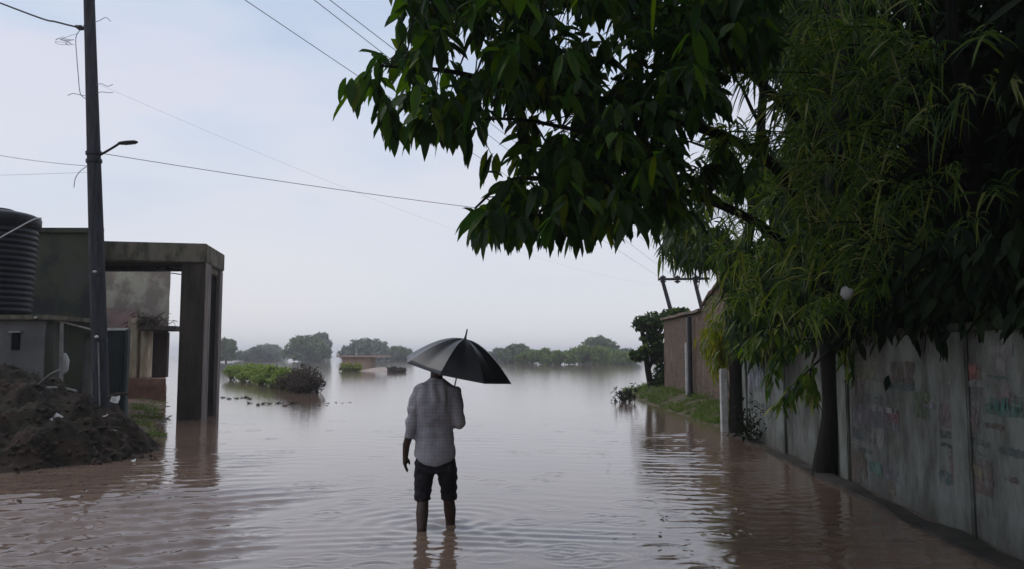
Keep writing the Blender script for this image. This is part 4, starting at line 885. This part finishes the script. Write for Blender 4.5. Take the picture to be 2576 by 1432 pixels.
while cnt < 4300:
    u, v = R.uniform(1640, 2210), R.uniform(-60, 870)
    if not inpoly(u, v, polyA): continue
    if any(((u - a) / c) ** 2 + ((v + 10 - b) / d) ** 2 < 1 for a, b, c, d in [(a_, b_, c_ + 20, d_ + 20) for a_, b_, c_, d_ in gaps]) and R.random() < .965: continue
    if u < 1960 and 150 < v < 480 and R.random() < .45: continue
    p = P(u, v, 13.4 + R.gauss(0, 1.2)); d = rdir()
    for k in range(7): g.blade(p + rdir() * .12, d * .5 + rdir() * .5 + Vector((0, 0, -.5)), R.uniform(.13, .32), R.uniform(.028, .055), .45)
    cnt += 1
polyL = [(1835, 680), (2100, 680), (2150, 800), (2120, 850), (2060, 905), (1990, 880), (1940, 900), (1880, 900), (1840, 850)]
cnt = 0
while cnt < 750:
    u, v = R.uniform(1830, 2150), R.uniform(680, 910)
    if not inpoly(u, v, polyL): continue
    p = P(u, v - 18, 12.5 + R.gauss(0, .9)); d = rdir(); cnt += 1
    if p.x > WX(p.y) - .1 and p.z < 1.7: continue
    for k in range(7): g.blade(p + rdir() * .1, d * .5 + rdir() * .5 + Vector((0, 0, -.6)), R.uniform(.12, .28), R.uniform(.03, .055), .45)
for i in range(700):
    p = P(R.uniform(1750, 2400), R.uniform(-600, -60), R.uniform(11, 15))
    for k in range(8): g.blade(p + rdir() * .2, rdir() + Vector((0, 0, -.5)), R.uniform(.2, .4), .05, .45)
g.build('crown', M['leaf_tree'], nt_); obj('trunk', bm, M['bark'], nt_, smooth=True)

# near bamboo-like clump leaning over the wall (lit long blades)
nb = empty('long_leaved_tree', (WX(7) + .9, 7.2, -.3), 'tall tree with long grassy leaves arching over the painted wall', 'tree')
bm = bmesh.new(); g = Leaves(); base = Vector((WX(7) + .9, 7.2, -.4))
limb(bm, [base, P(2480, 700, 7.4), P(2440, 350, 7.3), P(2400, 50, 7.1), P(2350, -300, 7)], .10, .03, seg=10)
limb(bm, [base + Vector((.1, .2, 0)), P(2560, 600, 7.6), P(2600, 200, 7.4), P(2620, -200, 7)], .09, .03, seg=10)
tips = [(1850, 190, 8.2), (1990, 120, 7.8), (2100, 75, 7.4), (2220, 95, 7.2), (2330, 110, 6.9), (2480, 95, 6.6), (2420, 250, 6.7), (1835, 360, 8.4), (1905, 330, 8.2), (1965, 420, 8), (2330, 290, 6.8), (2300, 480, 6.9), (2020, 560, 7.9), (2180, 730, 7.4), (1990, 620, 8.2), (2060, 200, 7.7), (2150, 200, 7.4), (2390, 430, 6.8), (2530, 480, 6.5), (2550, 200, 6.3), (2080, 330, 7.6), (1780, 330, 8.6), (1930, 240, 8.1), (2450, 560, 6.7), (2120, 620, 7.4), (1960, 720, 8.6), (2040, 780, 8.6)]
for (u, v, Y) in tips:
    e = P(u, v, Y); s = P(2440 if u > 1700 else u, min(v + 120, 700), 7.3); mid = s.lerp(e, .5) + Vector((0, 0, .22)); c = limb(bm, [s, mid, e], .014, .004, seg=5)
    od = (e - mid).normalized()
    for k in range((56 if u < 2260 else 20) if u > 1960 else 46):
        t = R.random() ** .6; t0 = .45 if u > 1960 else .78; q = c[int((t0 + (1 - t0) * t) * (len(c) - 1))] + rdir() * .05
        g.blade(q, od * .6 + rdir() * .75 + Vector((0, 0, -.05)), R.uniform(.14, .40), R.uniform(.014, .030), R.uniform(.3, .9))
for i in range(420):
    u, v = R.uniform(1800, 2340), R.uniform(-60, 800); e = P(u, v, R.uniform(7, 9) + (1.5 if u < 2000 else 0))
    if u < 1990 and 150 < v < 400: continue
    d = rdir(); d = rdir()
    for k in range(12): g.blade(e + rdir() * .06, d * .5 + rdir() * .6, R.uniform(.12, .3), R.uniform(.012, .022), .6)
g.build('crown', M['leaf_narrow'], nb); obj('trunk', bm, M['bark'], nb, smooth=True)

# dense dark trees in the plot behind the wall
def dense_tree(x, y, H, spread, n, label, L=.3, zlo=.3):
    t = empty('dense_tree', (x, y, -.3), label, 'tree', 'dense dark trees behind the painted wall'); g = Leaves(); bm = bmesh.new()
    limb(bm, [(x, y, -.5), (x + .1, y + .1, H * .35), (x - .1, y, H * .8)], .16, .05)
    for k in range(8):
        a = k * .8; limb(bm, [(x, y, H * (.25 + .06 * k)), (x + math.cos(a) * spread * .5, y + math.sin(a) * spread * .5, H * (.35 + .06 * k)), (x + math.cos(a) * spread * .9, y + math.sin(a) * spread * .9, H * (.4 + .06 * k))], .05, .012, 3, 6)
    for i in range(n):
        d = rdir(); rr = R.random() ** .4; p = Vector((x + d.x * spread * rr, y + d.y * spread * rr, (H + zlo) / 2 + d.z * (H - zlo) / 2 * rr))
        if p.x < WX(p.y) + .35 and p.z < 1.9: continue
        g.leaf(p, rdir() + Vector((0, 0, -.5)), L * R.uniform(.7, 1.3), L * .42, .3, .15)
    if x < 6.5:
        for i in range(900):      # boughs spilling over the coping
            yy = y + R.uniform(-1.7, 1.7); hang = abs(R.gauss(0, .16)) * (1 + noise.noise(Vector((yy * 1.3, x, 0))))
            g.leaf(Vector((WX(yy) + R.uniform(-.22, .5), yy, WH + .32 + R.uniform(-.12, .5) - hang)), rdir() * .7 + Vector((-.25, 0, -.9)), L * R.uniform(.4, .8), L * .25, .3, .15)
    g.build('crown', M['leaf_dark'], t); obj('trunk', bm, M['bark'], t, smooth=True)
for i, (x, y, H, s, n) in enumerate(((5.9, 5.2, 7.5, 2.3, 5200), (6.2, 8.2, 7.2, 2.3, 5200), (6.6, 11.3, 8.2, 2.4, 6400), (7.6, 14.2, 5.4, 2.4, 4200), (9.2, 9.5, 7.5, 3.0, 3600), (5.6, 2.0, 7.0, 2.4, 2600), (10.8, 14.5, 6.5, 3, 2600))):
    dense_tree(x, y, H, s, n, ['black-green tree looming over the wall at the right edge', 'dark tree directly behind the painted wall middle', 'dark tree behind the wall near the big trunk', 'shaded tree between the wall end and the brick building', 'tall dark tree deep in the plot behind the wall', 'dark tree behind the wall beside the viewpoint', 'dark tree furthest back in the walled plot'][i])
# dark tree past the brick building, and yellow shrub
dk = empty('leaning_tree', (4.75, 28.5, -.2), 'dark green tree leaning over the water past the brick building', 'tree')
crown_chips([bl(1612, 815, 28, 22, .9), bl(1645, 812, 28, 34, .75), bl(1690, 800, 28.5, 34, .6), bl(1640, 850, 28.3, 30), bl(1665, 890, 28.5, 34, .9), bl(1625, 880, 28, 20, .6), bl(1670, 945, 28.5, 28, 1.1), bl(1712, 790, 28.4, 26, .6), bl(1730, 795, 28, 16, .6), bl(1605, 895, 28, 24, .6), bl(1655, 970, 28.4, 20, .9)], 5200, .085, .25).build('crown', M['leaf_tree'], dk)
bm = bmesh.new(); limb(bm, [(4.9, 28.5, -.4), (4.7, 28.4, .9), (4.5, 28.3, 2.0), (4.3, 28.1, 2.6)], .14, .04); limb(bm, [(4.7, 28.4, .9), (5.2, 28.5, 2), (5.6, 28.5, 2.8)], .08, .03); obj('trunk', bm, M['bark'], dk)
ys_ = empty('climbing_plant', (4.45, 15.6, 0), 'yellow-green climbing plant against the brick building by the white post', 'plant'); g = Leaves(); bm = bmesh.new()
for i in range(900):
    u, v = R.gauss(1818, 22), R.gauss(858, 32); g.blade(P(u, v, 15.6 + R.gauss(0, .2)), rdir() * .5 + Vector((-.1, 0, -.6)), R.uniform(.1, .24), R.uniform(.035, .055), .4)
for u in (1800, 1815, 1832): tube(bm, catmull([P(1845, 1040, 15.5), P(u + 12, 940, 15.6), P(u, 840, 15.6)], 3), .008, 5)
g.build('leaves', M['leaf_yellow'], ys_); obj('stems', bm, M['twig'], ys_)
bm = bmesh.new(); c = P(2130, 738, 7.25); ball(bm, c, (.05, .035, .055), 14, 10)
for q in bm.verts: q.co += noise.noise_vector(q.co * 16) * .03 + noise.noise_vector(q.co * 40) * .012
obj('plastic_bag', bm, M['white'], origin=c, smooth=True, label='crumpled white plastic bag caught among the leaves above the wall', cat='bag')

# ------------------------------------------------------------------ the man
PY = 6.87
per = empty('person', (P(1098, 1318, PY).x, PY, -.3), 'person seen from behind wading in grey checked shirt and rolled black trousers, holding umbrella', 'person')
q = lambda u, v, y=0: P(u, v, PY + y)
# --- skin
bm = bmesh.new()
hc = q(1099, 915, .02)
ball(bm, hc, (.074, .096, .098), 20, 14); ball(bm, hc + Vector((0, .035, -.055)), (.055, .062, .062), 16, 10)      # skull, jaw (faces +Y)
ball(bm, hc + Vector((0, .103, -.015)), (.014, .02, .026), 10, 8); 
for s in (-1, 1):
    ball(bm, hc + Vector((s * .077, -.005, -.012)), (.011, .02, .032), 10, 8); ball(bm, hc + Vector((s * .03, .082, .012)), (.018, .014, .011), 8, 6)
ball(bm, hc + Vector((0, .094, -.055)), (.024, .012, .010), 8, 6)
tube(bm, [q(1098, 972, .0), q(1098, 955, .0), q(1099, 935, .01)], [(.066, .06), (.054, .056), (.052, .056)], 14)
tube(bm, [q(1095, 1175), q(1095, 1100), q(1097, 1030), q(1097, 985), q(1098, 965)], [(.14, .10), (.125, .092), (.138, .10), (.145, .085), (.07, .06)], 16)
la = [q(1051, 987), q(1040, 1040, -.01), q(1033, 1085, -.02), q(1022, 1120, .0), q(1020, 1146, .015)]
tube(bm, la, [.034, .036, .035, .031, .025], 12)
ra = [q(1142, 990), q(1152, 1040, -.02), q(1153, 1068, .0)]
tube(bm, ra, [.034, .036, .035], 12)
UAx = Vector((.225, -.125, 1)).normalized(); APEX = P(1170, 853, 6.86)
HANDLE = APEX - UAx * .66; GR = APEX - UAx * .60
el = ra[-1]; wr = GR + Vector((.05, -.05, -.02))
tube(bm, [el, el.lerp(wr, .5), wr], [.037, .033, .025], 12)
legs = [[q(1068, 1175, .0), q(1066, 1215, -.02), q(1064, 1258, -.06), q(1062, 1292, -.12), q(1061, 1330, -.18), q(1061, 1398, -.19)], [q(1122, 1175, .0), q(1126, 1215, .02), q(1129, 1256, .05), q(1132, 1285, .07), q(1133, 1312, .09), q(1133, 1390, .10)]]
for L_ in legs:
    tube(bm, L_, [.070, .060, .047, .051, .040, .038], 14)
    f = L_[-1]; tube(bm, [f + Vector((0, -.05, -.0)), f + Vector((0, .06, -.02)), f + Vector((0, .19, -.035))], [(.036, .035), (.045, .03), (.035, .018)], 12)
# left hand, slightly curled, five fingers
wv = la[-1]; k0 = q(1019, 1168, .03)
tube(bm, [wv, wv.lerp(k0, .5), k0], [(.024, .022), (.022, .036), (.018, .038)], 12)
for i, (oy, ln) in enumerate(((.032, .066), (.011, .078), (-.010, .072), (-.030, .055))):
    b0 = k0 + Vector((.0, oy, .006)); m1_ = b0 + Vector((.004, .004, -ln * .5)); e = m1_ + Vector((.016, .008, -ln * .48)); tube(bm, [b0, m1_, e], [.0105, .0095, .0075], 8)
tb = wv.lerp(k0, .35) + Vector((.006, .034, 0)); tube(bm, [tb, tb + Vector((.018, .022, -.03)), tb + Vector((.024, .024, -.06))], [.013, .0115, .009], 8)
# right hand round the umbrella shaft
s1 = UAx.cross(Vector((0, 1, 0))).normalized(); s2 = UAx.cross(s1).normalized()
pc = GR + s1 * .034
tube(bm, [wr, pc + UAx * -.03, pc + UAx * .03], [(.024, .022), (.03, .018), (.028, .016)], 10)
for i in range(4):
    h = GR + UAx * (-.036 + .022 * i); pts = []
    for t in (0, .8, 1.6, 2.5, 3.4): pts.append(h + (s1 * math.cos(t) + s2 * math.sin(t)) * (.030 if t < 3 else .026))
    tube(bm, pts, [.0105, .010, .0095, .009, .007], 8)
tube(bm, [pc + UAx * .03, GR + UAx * .045 - s2 * .026 + s1 * .01, GR + UAx * .05 - s2 * .02 - s1 * .024], [.013, .0115, .009], 8)
obj('body', baked('body', bm, .0065, 3), M['skin'], per, smooth=True)
# --- hair
bm = bmesh.new(); ball(bm, hc + Vector((0, -.012, .014)), (.083, .098, .096), 20, 14); ball(bm, hc + Vector((0, -.045, -.03)), (.066, .055, .055), 14, 10)
me = baked('hair', bm, .008, 2); wrinkle(me, lambda c, n: .006 * noise.noise(c * 60)); obj('hair', me, M['hair'], per, smooth=True)
# --- shirt
bm = bmesh.new()
tube(bm, [q(1094, 1150), q(1094, 1138), q(1094, 1110), q(1094, 1075), q(1096, 1035), q(1096, 1005), q(1097, 988), q(1098, 972), q(1098, 964), q(1098, 954)],
     [(.172, .135), (.174, .135), (.160, .126), (.150, .12), (.162, .128), (.172, .13), (.178, .118), (.168, .098), (.115, .078), (.060, .062)], 24)
tube(bm, [q(1066, 974), q(1056, 984), q(1046, 1010, -.005), q(1039, 1048, -.012), q(1034, 1080, -.018), q(1030, 1103, -.012)], [.03, .060, .064, .056, .050, .047], 14)
tube(bm, [q(1130, 974), q(1140, 984), q(1148, 1012, -.01), q(1153, 1048, -.02), q(1154, 1068, -.008), q(1152, 1080, -.0)], [.03, .060, .063, .057, .052, .03], 14)
tube(bm, [el, el.lerp(wr, .35), el.lerp(wr, .72)], [.053, .048, .042], 14)
tube(bm, [q(1098, 964), q(1099, 951)], [(.066, .068), (.062, .066)], 16)   # collar
me = baked('shirt', bm, .009, 5)
def shw(c, n):
    z = c.z; f = .007 * noise.noise(Vector((c.x * 7, c.y * 7, z * 14))) + .004 * noise.noise(Vector((c.x * 22, c.y * 16, z * 30)))
    f += .008 * math.sin(z * 42 + 9 * c.x + 3 * noise.noise(c * 6)) * math.exp(-((z - .86) / .13) ** 2)
    f += .007 * math.sin(c.x * 55 + 5 * noise.noise(c * 5)) * math.exp(-((z - 1.08) / .16) ** 2) * (1 if n.y < 0 else .3)
    return f
wrinkle(me, shw)
zh = q(1094, 1140).z
for v in me.vertices:      # curved shirt tail
    if v.co.z < zh + .05 and abs(v.co.x - per.location.x) < .25: v.co.z -= .072 * max(0, 1 - ((v.co.x - (per.location.x)) / .17) ** 2) * (1 - min(1, max(0, (v.co.z - (zh - .04)) / .09)))
so_ = obj('shirt', me, M['shirt'], per, smooth=True)
# --- trousers, rolled at the knee
bm = bmesh.new()
tube(bm, [q(1095, 1135), q(1095, 1160), q(1096, 1188)], [(.150, .112), (.172, .122), (.168, .115)], 20)
tube(bm, [q(1070, 1172, 0), q(1067, 1200, -.01), q(1065, 1228, -.03), q(1064, 1254, -.055)], [(.090, .100), (.082, .090), (.070, .075), (.062, .064)], 16)
tube(bm, [q(1122, 1172, 0), q(1126, 1200, .01), q(1129, 1228, .03), q(1130, 1252, .05)], [(.090, .100), (.081, .090), (.069, .075), (.062, .064)], 16)
for c, y in ((q(1064, 1252, -.053), 0), (q(1130, 1250, .048), 0)): tube(bm, [c + Vector((0, 0, .022)), c - Vector((0, 0, .022))], [.069, .068], 16)
me = baked('trousers', bm, .009, 4); wrinkle(me, lambda c, n: .012 * noise.noise(Vector((c.x * 12, c.y * 12, c.z * 22))) + .005 * noise.noise(c * 45)); obj('trousers', me, M['trouser'], per, smooth=True)

# ------------------------------------------------------------------ umbrella
um = empty('umbrella', HANDLE, 'black umbrella tilted to the right over the wading person', 'umbrella')
ux = UAx.cross(Vector((0, 1, 0))).normalized(); uy = UAx.cross(ux).normalized()
RAD, HT = .472, .265; OFF = rad(32)
def ucan(r, a, sag=0): # r 0..1
    seg = math.pi / 4; t = ((a - OFF) % seg) / seg; mid = 1 - abs(2 * t - 1)
    rr = RAD * r * (1 - .078 * (1 - (2 * t - 1) ** 2) * min(1, .45 + .6 * r)); h = HT * (1 - (1 - math.cos(r * 1.32)) / (1 - math.cos(1.32)))
    h -= HT * .0 ; dip = -.020 * mid * math.sin(math.pi * min(1, r * .98)) * .9
    return APEX + ux * (rr * math.cos(a)) + uy * (rr * math.sin(a)) + UAx * (h - HT + dip - sag)
bm = bmesh.new(); NA, NR = 64, 12
top = bm.verts.new(ucan(0, 0)); rings = []
for j in range(1, NR + 1):
    rings.append([bm.verts.new(ucan(j / NR, OFF + 2 * math.pi * k / NA)) for k in range(NA)])
for k in range(NA): bm.faces.new((top, rings[0][k], rings[0][(k + 1) % NA]))
for a, b_ in zip(rings, rings[1:]):
    for k in range(NA): bm.faces.new((a[k], b_[k], b_[(k + 1) % NA], a[(k + 1) % NA]))
bmesh.ops.recalc_face_normals(bm, faces=bm.faces)
for j, rg in enumerate(rings):
    for k in range(0, NA, NA // 8):
        e = bm.edges.get((rg[k], top if j == 0 else rings[j - 1][k]))
        if e: e.smooth = False
bmesh.ops.solidify(bm, geom=bm.faces[:], thickness=.002)
can = obj('canopy', bm, M['umb'], um, smooth=True)
bm = bmesh.new(); tube(bm, [HANDLE, APEX + UAx * .004], .006, 8); obj('shaft', bm, M['steel'], um)
bm = bmesh.new(); tube(bm, [APEX + UAx * .001, APEX + UAx * .02, APEX + UAx * .085], [.012, .008, .0055], 8); obj('ferrule', bm, M['metal'], um)
bm = bmesh.new(); hh = HANDLE; tube(bm, catmull([hh + UAx * .1, hh, hh - UAx * .05 + s2 * -.01, hh - UAx * .075 + s2 * -.04, hh - UAx * .055 + s2 * -.075, hh - UAx * .03 + s2 * -.08], 4), .0115, 10); obj('handle', bm, M['ubrown'], um, smooth=True)
for k in range(8):
    a = OFF + k * math.pi / 4; bm = bmesh.new(); tube(bm, [ucan(j / 8, a, .006) for j in range(0, 9)], .0022, 5); rb = obj('rib', bm, M['steel'], um)
    bm = bmesh.new(); tube(bm, [APEX - UAx * .30, ucan(.5, a, .008)], .0018, 5); obj('strut', bm, M['steel'], rb)

# ------------------------------------------------------------------ haze
bm = bmesh.new(); box(bm, (-1600, -70, -1.6), (1600, 1600, 14)); hz_ = obj('haze', bm, bpy.data.materials.new('damp_haze'), label='thin grey haze of the rainy air', kind='stuff')
hm = hz_.data.materials[0]; hm.use_nodes = True; nt = hm.node_tree; nt.nodes.remove(nt.nodes['Principled BSDF'])
pv = nt.nodes.new('ShaderNodeVolumePrincipled'); pv.inputs['Color'].default_value = (.93, .95, 1, 1); pv.inputs['Density'].default_value = .0011
nt.links.new(pv.outputs['Volume'], nt.nodes['Material Output'].inputs['Volume'])

# ------------------------------------------------------------------ render settings
S.view_settings.view_transform = 'Standard'; S.view_settings.look = 'None'; S.view_settings.exposure = 0; S.view_settings.gamma = 1
S.cycles.use_denoising = True; S.cycles.max_bounces = 6; S.cycles.transparent_max_bounces = 8; S.cycles.volume_bounces = 1
